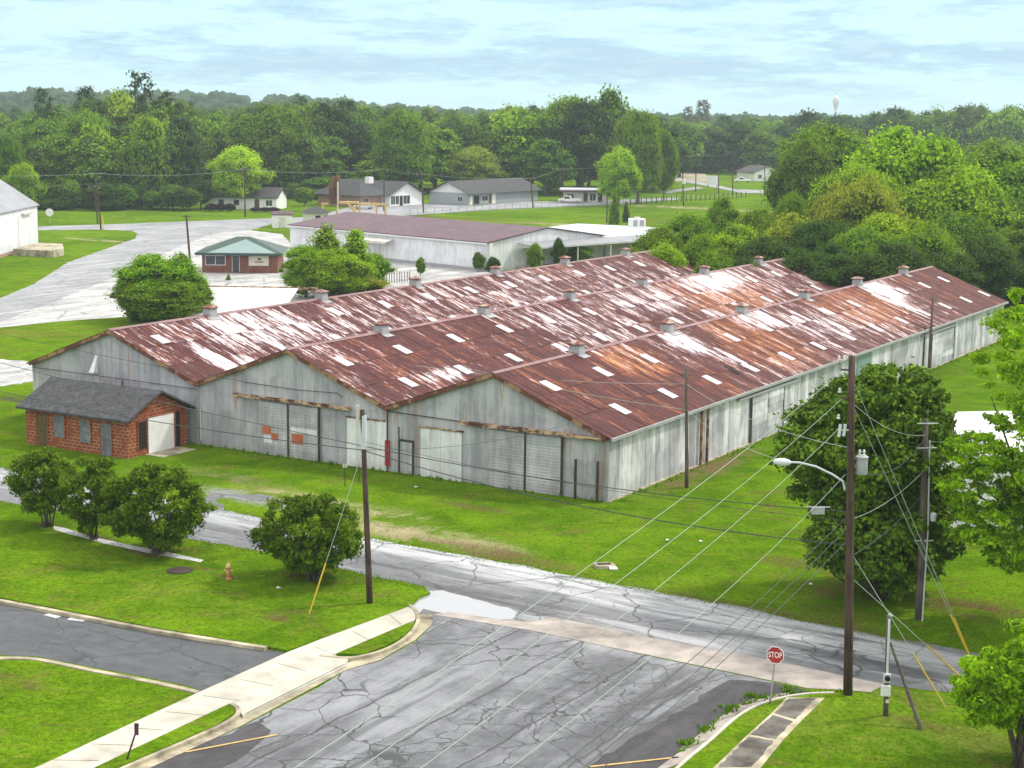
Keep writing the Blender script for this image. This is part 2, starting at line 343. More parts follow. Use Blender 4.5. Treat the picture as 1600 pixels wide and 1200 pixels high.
def asphalt(name,dark,light,cr=.8,csc=.32,longi=0,rot=0,streak=.0,wet=.5,pale=None,bands=[]):
    def f(t):
        v=t.obj(); n1=t.noise(v,.16,5,.6,.8); n2=t.noise(v,1.3,5,.65); n3=t.noise(v,26,3,.8)
        rv=t.scale(v,(1,1,1),-rot)
        k=t.math('ADD',t.math('MULTIPLY',n1,.6),t.math('MULTIPLY',n2,.4)); col=t.mix(t.mr(k,.38,.62),dark,light)
        s1=t.noise(t.scale(rv,(.05,.8,1)),1,5,.65,.3); col=t.mix(t.math('MULTIPLY',t.mr(s1,.50,.66),streak),col,pale or tuple(min(.9,c*2.2) for c in light))
        for (bx_,by_,rx_,ry_,ro_,k_,c_) in bands:
            bb=t.math('MULTIPLY',t.blob(v,bx_,by_,rx_,ry_,ro_),t.mr(t.noise(t.scale(rv,(.25,1.6,1)),1,6,.7,.5),.36,.56)); col=t.mix(t.math('MULTIPLY',bb,k_),col,c_)
        sd=t.noise(t.scale(rv,(.10,.9,1),loc=(4,9,0)),1,5,.65,.6); col=t.mix(t.math('MULTIPLY',t.mr(sd,.52,.66),.55),col,tuple(c*.55 for c in dark))
        w=t.vmath('ADD',v,t.vmath('MULTIPLY',t.new('ShaderNodeTexNoise',{'Vector':v,'Scale':.7,'Detail':5}).outputs[1],(1.6,1.6,0)))
        def vor(sc,lo,hi):
            vo=t.new('ShaderNodeTexVoronoi',{'Vector':w,'Scale':sc}); vo.feature='DISTANCE_TO_EDGE'; return t.mr(vo.outputs['Distance'],lo,hi,1,0)
        c1=t.math('MULTIPLY',vor(csc,.004,.019),t.mr(t.noise(v,.09,2),.34,.46))
        c2=t.math('MULTIPLY',vor(csc*2.4,.005,.026),t.mr(t.noise(v,.13,3),.50,.60))
        crk=t.math('MAXIMUM',c1,c2)
        if longi:
            y=t.new('ShaderNodeSeparateXYZ',{0:rv}).outputs[1]; y=t.math('ADD',y,t.math('MULTIPLY',t.noise(t.scale(rv,(.6,.6,1)),1,4),.5))
            d=t.math('ABSOLUTE',t.math('SUBTRACT',t.math('FRACT',t.math('DIVIDE',y,longi)),.5)); crk=t.math('MAXIMUM',crk,t.math('MULTIPLY',t.mr(d,.007,.022,1,0),.9))
        col=t.mix(t.math('MULTIPLY',crk,cr),col,tuple(c*.28 for c in dark))
        g=t.mr(t.math('ADD',t.math('MULTIPLY',n3,.6),t.math('MULTIPLY',t.noise(v,7,4,.75),.4)),.36,.64,.74,1.26,False); col=t.mix(1,col,t.new('ShaderNodeCombineColor',{0:g,1:g,2:g}).outputs[0],'MULTIPLY')
        ro=t.mr(n1,.35,.65,.72-wet*.5,.72); h=t.math('SUBTRACT',t.math('MULTIPLY',n3,.25),crk)
        return dict(col=col,rough=ro,spec=.5,n=t.bump(h,.35,.02))
    return mat(name,f)
M['road_a']=asphalt('worn_wet_asphalt',(.095,.10,.108),(.175,.18,.19),.7,.22,0,AX,.6,.55,(.42,.43,.45),[(*G(640,862)[:2],16,1.3,AX,.75,(.48,.49,.50)),(*G(880,905)[:2],22,1.0,AX-.02,.75,(.50,.51,.52)),(*G(1080,965)[:2],14,1.0,AX,.8,(.46,.47,.48)),(*G(1230,985)[:2],14,.8,AX,.6,(.40,.41,.42)),(*G(860,955)[:2],7,1.0,AX,.9,(.05,.05,.055)),(*G(780,935)[:2],8,.8,AX,.7,(.06,.06,.065)),(*G(100,760)[:2],30,2,AX,.7,(.42,.43,.45)),(*G(1000,985)[:2],6,.8,AX,.8,(.45,.44,.45))])
M['road_b']=asphalt('cracked_asphalt',(.085,.09,.098),(.215,.222,.238),.95,.40,3.1,BX,.35,.5,(.33,.34,.36),[(*G(900,1080)[:2],12,1.6,BX,.8,(.065,.068,.075)),(*G(1000,1120)[:2],9,1.6,BX,.8,(.05,.05,.056)),(*G(800,1010)[:2],5,1.5,BX,.5,(.07,.07,.08)),(*G(620,1080)[:2],9,2.5,BX,.5,(.30,.31,.33)),(*G(450,1170)[:2],5,1.5,BX,.8,(.05,.048,.055)),(*G(960,1010)[:2],6,1.2,AX,.6,(.32,.32,.33))])
M['drive']=asphalt('dark_fresh_asphalt',(.045,.05,.056),(.085,.09,.098),.55,.22,0,AX,.2,.35,(.15,.16,.17))
M['yard']=asphalt('pale_broken_yard',(.26,.26,.26),(.46,.45,.435),.6,.12,0,R_(60),.7,.35,(.68,.67,.64))
M['far_road']=asphalt('far_grey_road',(.17,.175,.19),(.32,.325,.34),.3,.1,0,R_(60),.6,.4,(.5,.5,.5))
M['wetdark']=asphalt('wet_dark_asphalt',(.022,.019,.022),(.060,.055,.062),.3,.3,0,BX,.15,.25)
M['slab']=flat('lichen_dark_slab',(.15,.135,.115),.8,.7,1.4)
M['puddle']=mat('rain_puddle',lambda t:dict(col=(.30,.31,.33),rough=.05,spec=.8,n=t.bump(t.noise(t.obj(),3,3),.03,.01)))
M['line_yel']=flat('faded_yellow_line',(.55,.38,.13),.7,.3,5)
M['line_wht']=flat('faded_white_line',(.55,.55,.55),.7,.3,5)

# ---------------- ground ----------------
def hill(x,y):
    # the land climbs far to the left of the view
    a=max(0,min(1,(y-750)/700)); b=max(0,min(1,(60-x)/360)); a=a*a*(3-2*a); b=b*b*(3-2*b)
    return a*(b*16+1.5)
def ground():
    xs=[-4500,-3000,-2000]+list(range(-1500,1501,60))+[2000,3000,4500]; ys=[-600,-200,0]+list(range(60,2401,60))+[3000,4500,7000]
    m=MB(); m.v=[(x,y,hill(x,y)) for y in ys for x in xs]; nx=len(xs)
    m.f=[(j*nx+i,j*nx+i+1,(j+1)*nx+i+1,(j+1)*nx+i) for j in range(len(ys)-1) for i in range(nx-1)]; m.r=[.5]*len(m.f)
    tag(m.build('ground',M['grass'],smooth=True),kind='structure')
ground()
def sheet(name,pts,m,z,th=0,kind='structure'):
    b=bpy.data.meshes.new(name); bm=bmesh.new(); P=[Vector((p[0],p[1],z)) for p in pts]
    vs=[bm.verts.new(p) for p in P]; f=bm.faces.new(vs); f.normal_update()
    if f.normal.z<0: f.normal_flip()
    if th:
        r=bmesh.ops.extrude_face_region(bm,geom=[f]); bmesh.ops.translate(bm,verts=[v for v in r['geom'] if isinstance(v,bmesh.types.BMVert)],vec=(0,0,-th))
        bmesh.ops.recalc_face_normals(bm,faces=bm.faces)
    bmesh.ops.triangulate(bm,faces=[f for f in bm.faces if len(f.verts)>4])
    bm.to_mesh(b); bm.free(); b.materials.append(m); o=bpy.data.objects.new(name,b); C.objects.link(o); return tag(o,kind=kind)
def gp(l,z=0): return [G(x,y,z) for x,y in l]
def smooth(l,it=2):
    for _ in range(it):
        o=[l[0]]
        for a,b in zip(l,l[1:]): o+=[(a[0]*.75+b[0]*.25,a[1]*.75+b[1]*.25),(a[0]*.25+b[0]*.75,a[1]*.25+b[1]*.75)]
        l=o+[l[-1]]
    return l
def ragged(pts,amp=.12,step=.6):      # broken edge in real metres
    o=[]; n=len(pts)
    for i in range(n):
        a=pts[i]; b=pts[(i+1)%n]; d=(b-a); k=max(1,int(d.length/step)); k=min(k,120)
        for j in range(k):
            q=a+d*(j/k); o.append(q+Vector((random.uniform(-amp,amp),random.uniform(-amp,amp),0)))
    return o
roadA_up=[(-260,690),(0,731),(60,742),(200,768),(325,793),(410,810),(564,839),(635,851),(756,873),(837,888),(922,905),(1040,928),(1161,950),(1330,986),(1465,1009),(1600,1036),(1800,1078)]
roadA_lo=[(1800,1140),(1600,1105),(1492,1082),(1384,1070),(1316,1056),(1212,1034),(1060,1010),(960,993),(864,980),(787,975),(702,965),(650,958),(630,935),(672,925),(662,916),(584,901),(530,888),(422,864),(300,842),(100,801),(30,788),(0,782),(-260,735)]
sheet('road',ragged(gp(roadA_up+roadA_lo),.13,.7),M['road_a'],.012)
sheet('road',gp([(640,960),(702,962),(787,974),(864,992),(1040,1031),(1195,1063),(1262,1080),(1222,1086),(1178,1093),(1148,1106),(1110,1134),(1060,1178),(1000,1240),(960,1300),(60,1300),(236,1200),(375,1137),(500,1073),(540,1048),(594,1033),(648,1003),(668,985),(675,975)]),M['road_b'],.008)
sheet('wet_patch',ragged(gp([(375,1137),(400,1128),(425,1140),(400,1165),(350,1200),(300,1260),(120,1260),(236,1200)]),.15),M['wetdark'],.014)
sheet('wet_patch',ragged(gp([(1262,1080),(1190,1064),(1140,1062),(1110,1082),(1060,1110),(1000,1150),(930,1190),(880,1230),(1020,1230),(1060,1178),(1110,1134),(1148,1106),(1178,1093)]),.15),M['wetdark'],.014)
sheet('puddle',ragged(gp([(628,933),(650,925),(689,923),(730,933),(770,945),(795,950),(807,959),(802,969),(770,969),(709,962),(677,955),(662,952),(648,962),(640,950)]),.06,.4),M['puddle'],.018)
sheet('concrete_apron',gp([(677,961),(702,957),(787,969),(830,972),(864,965),(940,980),(1040,1002),(1140,1020),(1212,1033),(1316,1056),(1384,1070),(1360,1082),(1320,1079),(1262,1076),(1195,1062),(1060,1034),(940,1009),(837,987),(716,967)]),M['apron'],.020)
# driveway, sidewalk, kerbs
sheet('driveway',gp([(-260,905),(0,941),(60,950),(236,986),(400,1014),(452,1019),(314,1080),(297,1073),(236,1060),(135,1041),(57,1026),(0,1024),(-260,1030)]),M['drive'],.010)
LZ=.12
sheet('lawn',gp([(-260,884),(0,933),(236,979),(415,1009),(449,1016),(500,998),(638,948),(655,932),(672,925),(660,918),(584,903),(530,890),(422,866),(300,844),(100,803),(0,785),(-260,738)],LZ),M['lawn'],LZ,.14)
sheet('lawn',gp([(-260,1036),(0,1031),(57,1032),(135,1049),(236,1068),(290,1081),(305,1085),(54,1200),(-80,1262),(-400,1250)],LZ),M['lawn'],LZ,.14)
sheet('lawn',smooth_pts:=gp([(525,1021),(640,972),(649,975),(632,993),(600,1010),(565,1022)],LZ),M['lawn'],LZ,.14)
sheet('lawn',gp([(358,1100),(370,1112),(337,1133),(185,1198),(60,1262),(-20,1275),(145,1200)],LZ),M['lawn'],LZ,.14)
sheet('lawn',gp([(1303,1082),(1249,1085),(1195,1097),(1154,1117),(1111,1157),(1065,1195),(1010,1250),(1800,1300),(1800,1140),(1600,1107),(1492,1084),(1390,1076),(1350,1083)],LZ),M['lawn'],LZ,.14)
def sidewalk(pts,name='sidewalk',m='concrete'): return sheet(name,gp(pts,LZ+.012),M[m],LZ+.012,.16)
sidewalk([(638,948),(500,999),(449,1019),(314,1080),(54,1200),(-80,1262),(20,1262),(145,1200),(358,1099),(372,1108),(380,1118),(540,1040),(544,1029),(520,1023),(649,968),(650,955)])
# joints of the sidewalk as thin dark grooves
jm=MB()
for k in range(10):
    a=G(638-(638-54)*(k+.5)/10,948+(1200-948)*(k+.5)/10,LZ+.017); b=G(655-(655-145)*(k+.5)/10,966+(1200-966)*(k+.5)/10,LZ+.017)
    d=(b-a).normalized(); s_=Vector((-d.y,d.x,0))*.012; b=a+d*1.55; jm.add([a-s_,b-s_,b+s_,a+s_],[(0,1,2,3)])
a=G(382,1116,LZ+.017); b=G(540,1037,LZ+.017); d=(b-a).normalized(); s_=Vector((-d.y,d.x,0))*.02; jm.add([a-s_,b-s_,b+s_,a+s_],[(0,1,2,3)])
tag(jm.build('sidewalk_joints',M['hole']),kind='structure')
sheet('gutter',gp([(677,961),(675,977),(648,1001),(594,1032),(540,1048),(375,1136),(236,1200),(60,1285),(-10,1285),(189,1201),(337,1139),(372,1118),(540,1037),(578,1025),(612,1013),(640,997),(655,975),(656,960)]),M['kerb'],.024)
def kerb(pts,w=.2,h=.15,name='kerb',m='kerb',curve=2):
    P=gp(smooth(pts,curve),h); mb=MB(); n=len(P); L=[];Rr=[]
    for i,p in enumerate(P):
        d=(P[min(i+1,n-1)]-P[max(i-1,0)]); d.z=0; d.normalize(); s=Vector((-d.y,d.x,0))*w/2; L.append(p+s); Rr.append(p-s)
    dz=Vector((0,0,-h-.05)); bv=.03
    for i in range(n-1):
        a,b,c,d=L[i],L[i+1],Rr[i+1],Rr[i]; mb.add([a+dz,b+dz,b,a,d,c,c+dz,d+dz],[(0,1,2,3),(3,2,5,4),(4,5,6,7)],random.random())
    mb.add([L[0]+dz,L[0],Rr[0],Rr[0]+dz],[(0,1,2,3)]); mb.add([L[-1]+dz,L[-1],Rr[-1],Rr[-1]+dz],[(3,2,1,0)])
    return tag(mb.build(name,M[m]),kind='structure')
kerb([(640,944),(653,956),(654,974),(635,996),(608,1012),(578,1022),(544,1028),(500,1023)],.17,.16)
kerb([(362,1098),(373,1106),(372,1117),(337,1137),(189,1200),(40,1268)],.17,.16)
kerb([(-260,890),(0,937),(120,960),(236,983),(415,1011)],.26,.15)
kerb([(-260,1033),(0,1027),(57,1028),(135,1045),(236,1064),(290,1076),(310,1081)],.26,.15)
kerb([(1008,1250),(1062,1194),(1111,1155),(1154,1115),(1195,1095),(1249,1083),(1303,1081)],.13,.16,m='concrete')
gs=[((1010,1214),(1060,1177),(1111,1155),(1062,1194)),((1060,1175),(1110,1133),(1152,1116),(1111,1155)),((1110,1132),(1148,1105),(1196,1095),(1153,1115)),((1150,1104),(1178,1092),(1222,1084),(1249,1083),(1197,1094))]
for q in gs:
    c=Vector((0,0,0)); P=gp(q); 
    for p in P: c+=p/len(P)
    sheet('gutter_slab',[c+(p-c)*.97 for p in P],M['apron'],.03,.04)
L0=[(1229,1090),(1205,1115),(1168,1148),(1114,1200),(1060,1255)]; R0=[(1289,1090),(1250,1128),(1222,1158),(1188,1200),(1145,1262)]
def lerp(a,b,t): return (a[0]+(b[0]-a[0])*t,a[1]+(b[1]-a[1])*t)
sidewalk(L0+R0[::-1],'sidewalk','kerb')
for i in range(4):
    q=[lerp(L0[i],R0[i],.05),lerp(L0[i],R0[i],.82),lerp(L0[i+1],R0[i+1],.82),lerp(L0[i+1],R0[i+1],.05)]
    c=(sum(p[0] for p in q)/4,sum(p[1] for p in q)/4); q=[lerp(c,p,.93) for p in q]
    sheet('sidewalk_stain',ragged(gp(q,LZ+.016),.04,.3),M['slab'],LZ+.016)
def strip(a,b,w,m,z=.03,name='painted_line'):
    a=G(*a);b=G(*b);d=(b-a).normalized();s=Vector((-d.y,d.x,0))*w/2; return sheet(name,[a-s,b-s,b+s,a+s],M[m],z)
strip((290,1176),(432,1149),.11,'line_yel'); strip((922,1199),(1060,1184),.11,'line_yel')
strip((72,960),(92,965),.3,'line_wht',.016); strip((107,967),(133,970),.3,'line_wht',.016)
sheet('concrete_gutter',ragged(gp([(84,822),(100,825),(150,840),(210,853),(250,860),(318,875),(312,878),(240,866),(190,855),(140,843),(84,827)],LZ+.004),.05,.5),M['line_wht'],LZ+.004)
# pale drive behind the road and the left road end
sheet('gravel_strip',ragged(gp([(330,769),(420,775),(465,785),(452,788),(400,781),(350,776),(338,786),(365,799),(352,800),(322,788)]),.35),M['road_a'],.010)
sheet('path',ragged(gp([(-200,545),(-50,558),(60,566),(80,580),(70,594),(40,598),(-50,610),(-200,620)]),.3),M['yard'],.012)
# yard and roads behind
sheet('yard',ragged(gp([(-150,548),(0,512),(96,502),(185,496),(330,492),(470,470),(600,452),(770,430),(800,400),(590,392),(453,380),(440,366),(392,360),(410,350),(425,345),(400,342),(300,346),(162,351),(60,354),(60,360),(162,359),(207,361),(215,365),(212,373),(107,410),(57,442),(0,467),(-150,540)]),.15,1.2),M['yard'],.02)
sheet('far_road',ragged(gp([(-150,545),(-60,522),(0,503),(60,480),(130,452),(200,425),(250,400),(285,383),(330,366),(400,358),(425,350),(425,345),(400,342),(300,346),(162,351),(60,354),(60,360),(162,359),(207,361),(215,365),(212,373),(107,410),(57,442),(0,467),(-150,530)]),.15,1.2),M['far_road'],.04)
sheet('far_road',gp([(400,342),(425,350),(480,350),(560,342),(640,337),(760,328),(835,325),(947,320),(1060,312),(1060,309),(947,313),(880,315),(812,315),(740,322),(667,318),(560,320),(520,331),(470,340)]),M['far_road'],.06)
sheet('far_road',gp([(1030,278),(1060,283),(1110,292),(1160,302),(1240,302),(1240,299),(1150,296),(1105,286),(1075,281),(1050,276)]),M['far_road'],.06)
sheet('far_road',gp([(1030,300),(1060,296),(1090,292),(1100,295),(1060,300),(1045,303)]),M['far_road'],.08)
sheet('dirt_mound',ragged(gp([(1040,285),(1070,268),(1100,272),(1115,285),(1080,283)]),.8,4),M['kerb'],.10)

# ---------------- main warehouse ----------------
WT=.5322; WO=Vector((5.5575,94.1792,0)); BW,WL=15.24,86.5
EH=[3.86,4.08,4.16,4.24]; RH=[6.86,7.02,7.1]
wh=empty('warehouse',WO,-WT,'long grey galvanised warehouse with three rusty gabled roofs, the largest building','warehouse')
# front & back wall body
def wall_body():
    m=MB(); prof=[(0,-.5),(0,EH[0])]
    for k in range(3): prof+=[(-(k+.5)*BW,RH[k]),(-(k+1)*BW,EH[k+1])]
    prof+=[(-3*BW,-.5)]
    prof=[(x,z-.10 if z>0 else z) for x,z in prof]; n=len(prof); D=WL
    for k in range(3):
        x0,x1,xm=-k*BW,-(k+1)*BW,-(k+.5)*BW; a=[(x0,-.5),(x0,EH[k]-.1),(xm,RH[k]-.1),(x1,EH[k+1]-.1),(x1,-.5)]
        for y,rev in ((0,False),(D,True)):
            m.add([(x,y,z) for x,z in a],[(4,3,2,1,0) if not rev else (0,1,2,3,4)])
    m.add([(0,0,-.5),(0,D,-.5),(0,D,EH[0]-.1),(0,0,EH[0]-.1)],[(0,1,2,3)]); m.add([(-3*BW,0,-.5),(-3*BW,D,-.5),(-3*BW,D,EH[3]-.1),(-3*BW,0,EH[3]-.1)],[(3,2,1,0)])
    return m
wall_body().build('wall_frame',M['wall_front'],wh)
def top_z(x):
    x=-x; k=min(2,int(x/BW)); u=(x-k*BW)/BW
    return (EH[k]+(RH[k]-EH[k])*u*2 if u<.5 else RH[k]+(EH[k+1]-RH[k])*(u-.5)*2)-.13
fw=MB(); x=0.0; i=0
while x>-3*BW+.01:
    w=min(.82,3*BW+x)
    xa,xb=x,x-w
    # split a sheet at each ridge and valley
    for c in [BW*.5*j for j in range(1,6)]:
        if xb<-c<xa-1e-3: xb=-c; break
    rr=random.random(); o=-.02-random.random()*.025; r2=random.random()
    fw.add([(xa,o,-.45),(xb,o-.006,-.45),(xb,o-.006,3.66),(xa,o,3.66)],[(3,2,1,0)],rr)
    fw.add([(xa,o-.02,3.6),(xb,o-.026,3.6),(xb,o-.026,top_z(xb)),(xa,o-.02,top_z(xa))],[(3,2,1,0)],r2)
    x=xb; i+=1
fw.build('front_cladding',M['wall_front'],wh)
sw=MB(); y=0.0
while y<WL:
    w=random.uniform(.55,.95); y1=min(WL,y+w); o=.02+random.random()*.03; zb=-.45+random.uniform(0,.05)
    sw.add([(o,y+.012,zb),(o+random.uniform(0,.04),y1-.012,zb),(o,y1-.012,EH[0]-.14),(o,y+.012,EH[0]-.14)],[(0,1,2,3)],random.random()); y=y1
sw.build('side_cladding',M['wall_side'],wh)
MB().box(.0,.22,-.05,WL,-.5,.06).box(-.0,.32,12.9,WL*.7,-.5,-.02).build('footing',M['kerb'],wh)
# roofs
def slope(k,right):
    m=MB(); xr=-(k+.5)*BW; zr=RH[k]; xe=-k*BW if right else -(k+1)*BW; ze=EH[k] if right else EH[k+1]
    s=1 if right else -1; over=.28 if (right and k==0) or (not right and k==2) else 0.0
    sl=(zr-ze)/(BW/2); xe2=xe+s*over; ze2=ze-sl*over
    # board deck
    m.slab([(xr,-.32,zr),(xe2,-.32,ze2),(xe2,WL+.3,ze2),(xr,WL+.3,zr)] if not right else [(xe2,-.32,ze2),(xr,-.32,zr),(xr,WL+.3,zr),(xe2,WL+.3,ze2)],.09)
    rows=[0,.36,.68,1.0]; y=-.34
    while y<WL+.3:
        y1=min(y+.66,WL+.32)
        for j in range(3):
            a,b=rows[j],rows[j+1]+.015*(j<2); 
            for _ in (0,):
                xa=xr+(xe2-xr)*a; xb=xr+(xe2-xr)*b; za=zr+(ze2-zr)*a+.012+random.uniform(0,.010); zb=zr+(ze2-zr)*b+.030+random.uniform(0,.02); lift=random.uniform(.0,.012)
                q=[(xa,y,za+lift),(xb,y,zb+lift),(xb,y1+.01,zb),(xa,y1+.01,za)]
                m.add(q,[(0,1,2,3) if right else (3,2,1,0)],random.random())
        y=y1
    return m
for k in range(3):
    slope(k,True).build('roof_slope',M['roof'],wh); slope(k,False).build('roof_slope',M['roof'],wh)
    rc=MB(); x=-(k+.5)*BW; y=-.35
    while y<WL+.3:
        y1=min(y+2.4,WL+.33); h=random.uniform(0,.012)
        rc.add([(x-.22,y,RH[k]-.03),(x,y,RH[k]+.075+h),(x+.22,y,RH[k]-.03),(x-.22,y1,RH[k]-.03),(x,y1,RH[k]+.075+h),(x+.22,y1,RH[k]-.03)],[(0,1,4,3),(1,2,5,4),(0,2,1),(3,4,5)],random.random()); y=y1
    rc.build('ridge_cap',M['fascia'] if k==9 else flat('faded_ridge_metal',(.26,.15,.15),.6,.3,1.2),wh)
    # verge boards
    vb=MB()
    for (xa,za,xb,zb) in ((-k*BW,EH[k],x,RH[k]),(x,RH[k],-(k+1)*BW,EH[k+1])):
        vb.add([(xa,-.36,za-.26),(xb,-.36,zb-.26),(xb,-.36,zb+.0),(xa,-.36,za+.0),(xa,-.33,za-.26),(xb,-.33,zb-.26),(xb,-.33,zb),(xa,-.33,za)],[(0,1,2,3),(4,7,6,5),(0,4,5,1),(3,2,6,7),(0,3,7,4),(1,5,6,2)])
        vb.add([(xa,-.34,za-.27),(xb,-.34,zb-.27),(xb,0,zb-.19),(xa,0,za-.19)],[(0,1,2,3)])
    vb.build('verge_board',M['fascia'],wh)
    # ridge ventilators
    for i in range(6):
        if k>=0:
            yv=10.1+13.45*i; z=RH[k]
            b=MB(); b.add([(x-.42,yv-.40,z-.25),(x+.42,yv-.40,z-.25),(x+.42,yv+.40,z-.25),(x-.42,yv+.40,z-.25),(x-.36,yv-.36,z+.46),(x+.36,yv-.36,z+.46),(x+.36,yv+.36,z+.46),(x-.36,yv+.36,z+.46)],[(0,1,5,4),(1,2,6,5),(2,3,7,6),(3,0,4,7),(4,5,6,7)])
            b.box(x-.30,x+.30,yv-.30,yv+.30,z+.46,z+.53)
            for s in (1,-1): b.slab([(x+s*.3,yv-.45,z-.08),(x+s*.8,yv-.5,z-.24),(x+s*.8,yv+.5,z-.24),(x+s*.3,yv+.45,z-.08)],.02)
            vv=b.build('roof_vent',M['galv'],wh)
            c=MB(); zz=z+.53; j=random.uniform(-.03,.03)
            c.box(x-.46,x+.46,yv-.46,yv+.46,zz,zz+.06); c.add([(x-.50,yv-.5,zz+.06),(x+.50,yv-.5,zz+.06),(x+.50,yv+.5,zz+.06),(x-.50,yv+.5,zz+.06),(x-.08,yv,zz+.25+j),(x+.08,yv,zz+.25+j)],[(0,1,5,4),(2,3,4,5),(1,2,5),(3,0,4),(3,2,1,0)])
            c.build('vent_cap',M['vent_rust'],vv)
    # milky skylight sheets
    for right in (True,False):
        for (xo,y0,n) in ((5.2,2.45,13),(1.7,4.65,13)):
            for i in range(n):
                yc=y0+6.72*i+random.uniform(-.08,.08)
                if yc>WL-.6: continue
                if not right and (k<2 or xo<3): continue
                s=1 if right else -1; xe=-k*BW if right else -(k+1)*BW; ze=EH[k] if right else EH[k+1]
                sl=(RH[k]-ze)/(BW/2); xo2=xo+(.3 if k==2 else 0)+random.uniform(-.05,.05)
                def P(d,yy,h): xx=xe-s*d; return (xx,yy,ze+sl*d+h)
                a=.58; wdt=.42
                q=[P(xo2-a,yc-wdt,.075),P(xo2-a,yc+wdt,.075),P(xo2+a,yc+wdt,.055),P(xo2+a,yc-wdt,.055)]
                MB().slab(q if s>0 else q[::-1],.03).build('skylight',M['sky_panel'],wh)
# open holes in the roof sheet and lifted sheet
for (px,xo,yc,wd,ln) in ((0,2.05,22.3,.30,.55),(0,3.2,15.9,.06,.5)):
    sl=(RH[0]-EH[0])/(BW/2); MB().slab([(-(xo-ln),yc-wd,EH[0]+sl*(xo-ln)+.07),(-(xo-ln),yc+wd,EH[0]+sl*(xo-ln)+.07),(-(xo+ln),yc+wd,EH[0]+sl*(xo+ln)+.06),(-(xo+ln),yc-wd,EH[0]+sl*(xo+ln)+.06)],.02).build('roof_hole',M['hole'],wh)
# front doors
def panel(x0,x1,z0,z1,y,rows,m,name,lab=None,th=.05):
    b=MB(); b.box(x0,x1,y,y+th,z0,z1)
    h=(z1-z0)/rows
    for r in range(rows): b.add([(x0,y-.008-random.uniform(0,.005),z0+h*r+.004),(x1,y-.008-random.uniform(0,.005),z0+h*r+.004),(x1,y-.004,z0+h*(r+1)),(x0,y-.004,z0+h*(r+1))],[(0,1,2,3)],random.random())
    o=b.build(name,M[m],wh)
    if lab: o['label']=lab
    return o
d=panel(-25.25,-22.93,-.1,3.42,-.16,6,'door_sheet','sliding_door','sheet metal sliding door with orange and white paint patches')
MB().box(-25.0,-24.3,-.185,-.180,1.35,1.85).build('paint_patch',M['orangepaint'],d); MB().box(-24.28,-23.7,-.185,-.180,1.0,1.45).build('paint_patch',M['orangepaint'],d); MB().box(-24.9,-24.2,-.182,-.178,.75,1.25).build('paint_patch',M['door_white'],d)
d=panel(-22.87,-20.5,-.1,3.42,-.16,6,'door_sheet','sliding_door','sheet metal sliding door with one orange patch')
MB().box(-22.6,-21.7,-.185,-.180,.95,1.6).build('paint_patch',M['orangepaint'],d); MB().box(-22.7,-20.6,-.182,-.178,1.65,2.0).build('paint_patch',M['door_white'],d)
panel(-7.82,-5.42,-.1,3.42,-.16,6,'door_sheet','sliding_door'); panel(-5.36,-2.96,-.1,3.42,-.16,6,'door_sheet','sliding_door')
# white doors (vertical sheets)
def vdoor(x0,x1,z0,z1,n,lab):
    b=MB(); b.box(x0,x1,-.12,-.07,z0,z1); w=(x1-x0)/n
    for r in range(n): o=random.uniform(0,.015); b.add([(x0+w*r+.01,-.128-o,z0),(x0+w*(r+1)-.01,-.128-o,z0),(x0+w*(r+1)-.01,-.128-o,z1),(x0+w*r+.01,-.128-o,z1)],[(0,1,2,3)],random.random())
    o=b.build('white_door',M['door_white'],wh); o['label']=lab; return o
vdoor(-18.3,-15.3,-.1,3.08,4,'white sheet door on the middle gable'); vdoor(-12.8,-9.83,-.1,3.02,4,'white sheet door on the right gable')
MB().box(-14.3,-13.4,-.13,-.07,-.1,2.02).build('small_door',M['door_sheet'],wh)
MB().box(-14.38,-13.32,-.17,-.05,2.02,2.12).box(-14.38,-14.3,-.15,-.05,-.1,2.02).box(-13.4,-13.32,-.15,-.05,-.1,2.02).build('door_frame',M['steel_dark'],wh)
MB().box(-12.9,-9.75,-.2,-.05,3.02,3.12).build('door_head',M['rust_rail'],wh); MB().box(-18.4,-15.42,-.18,-.05,3.08,3.16).build('door_head',M['rust_rail'],wh)
for x0,x1 in ((-27.3,-18.0),(-9.9,-.2)):
    b=MB(); n=5
    for j in range(n):
        a=x0+(x1-x0)*j/n; c=x0+(x1-x0)*(j+1)/n; b.box(a+.02,c-.02,-.34+random.uniform(-.02,.02),-.05,3.56+random.uniform(-.02,.02),3.76+random.uniform(-.02,.02))
    b.build('track_rail',M['rust_rail'],wh)
for x,z1,w in ((-22.9,3.5,.09),(-20.45,3.5,.12),(-5.39,3.5,.10),(-2.93,3.5,.11),(-15.2,3.9,.04),(-14.33,2.9,.05)): MB().box(x-w/2,x+w/2,-.24,-.165,-.2,z1).build('door_post',M['steel_dark'],wh)
for x,z1 in ((-1.93,2.35),(-.5,2.37)): MB().tube((x,-.35,-.3),(x,-.35,z1),.09,.08).build('bollard_pipe',M['steel_dark'],wh)
MB().box(-15.38,-15.05,-.2,-.13,.35,1.95).build('red_sign',M['red'],wh)
MB().tube((-30.24,-.12,.3),(-30.24,-.12,2.4),.05).build('downpipe',M['offwhite'],wh)
MB().add([(-39.8,-.1,4.0),(-39.35,-.1,4.0),(-39.35,-.55,4.05),(-39.8,-.55,4.05),(-39.6,-.08,5.2),(-39.4,-.08,5.2)],[(0,1,2,3),(0,4,5,1),(3,2,5,4),(0,3,4),(1,5,2)]).build('bent_flap',M['white'],wh)
b=MB(); b.path([(-45.5,-.14,3.86),(-40,-.14,3.82),(-30.5,-.14,3.72)],.02); b.build('wall_cable',M['steel_dark'],wh)
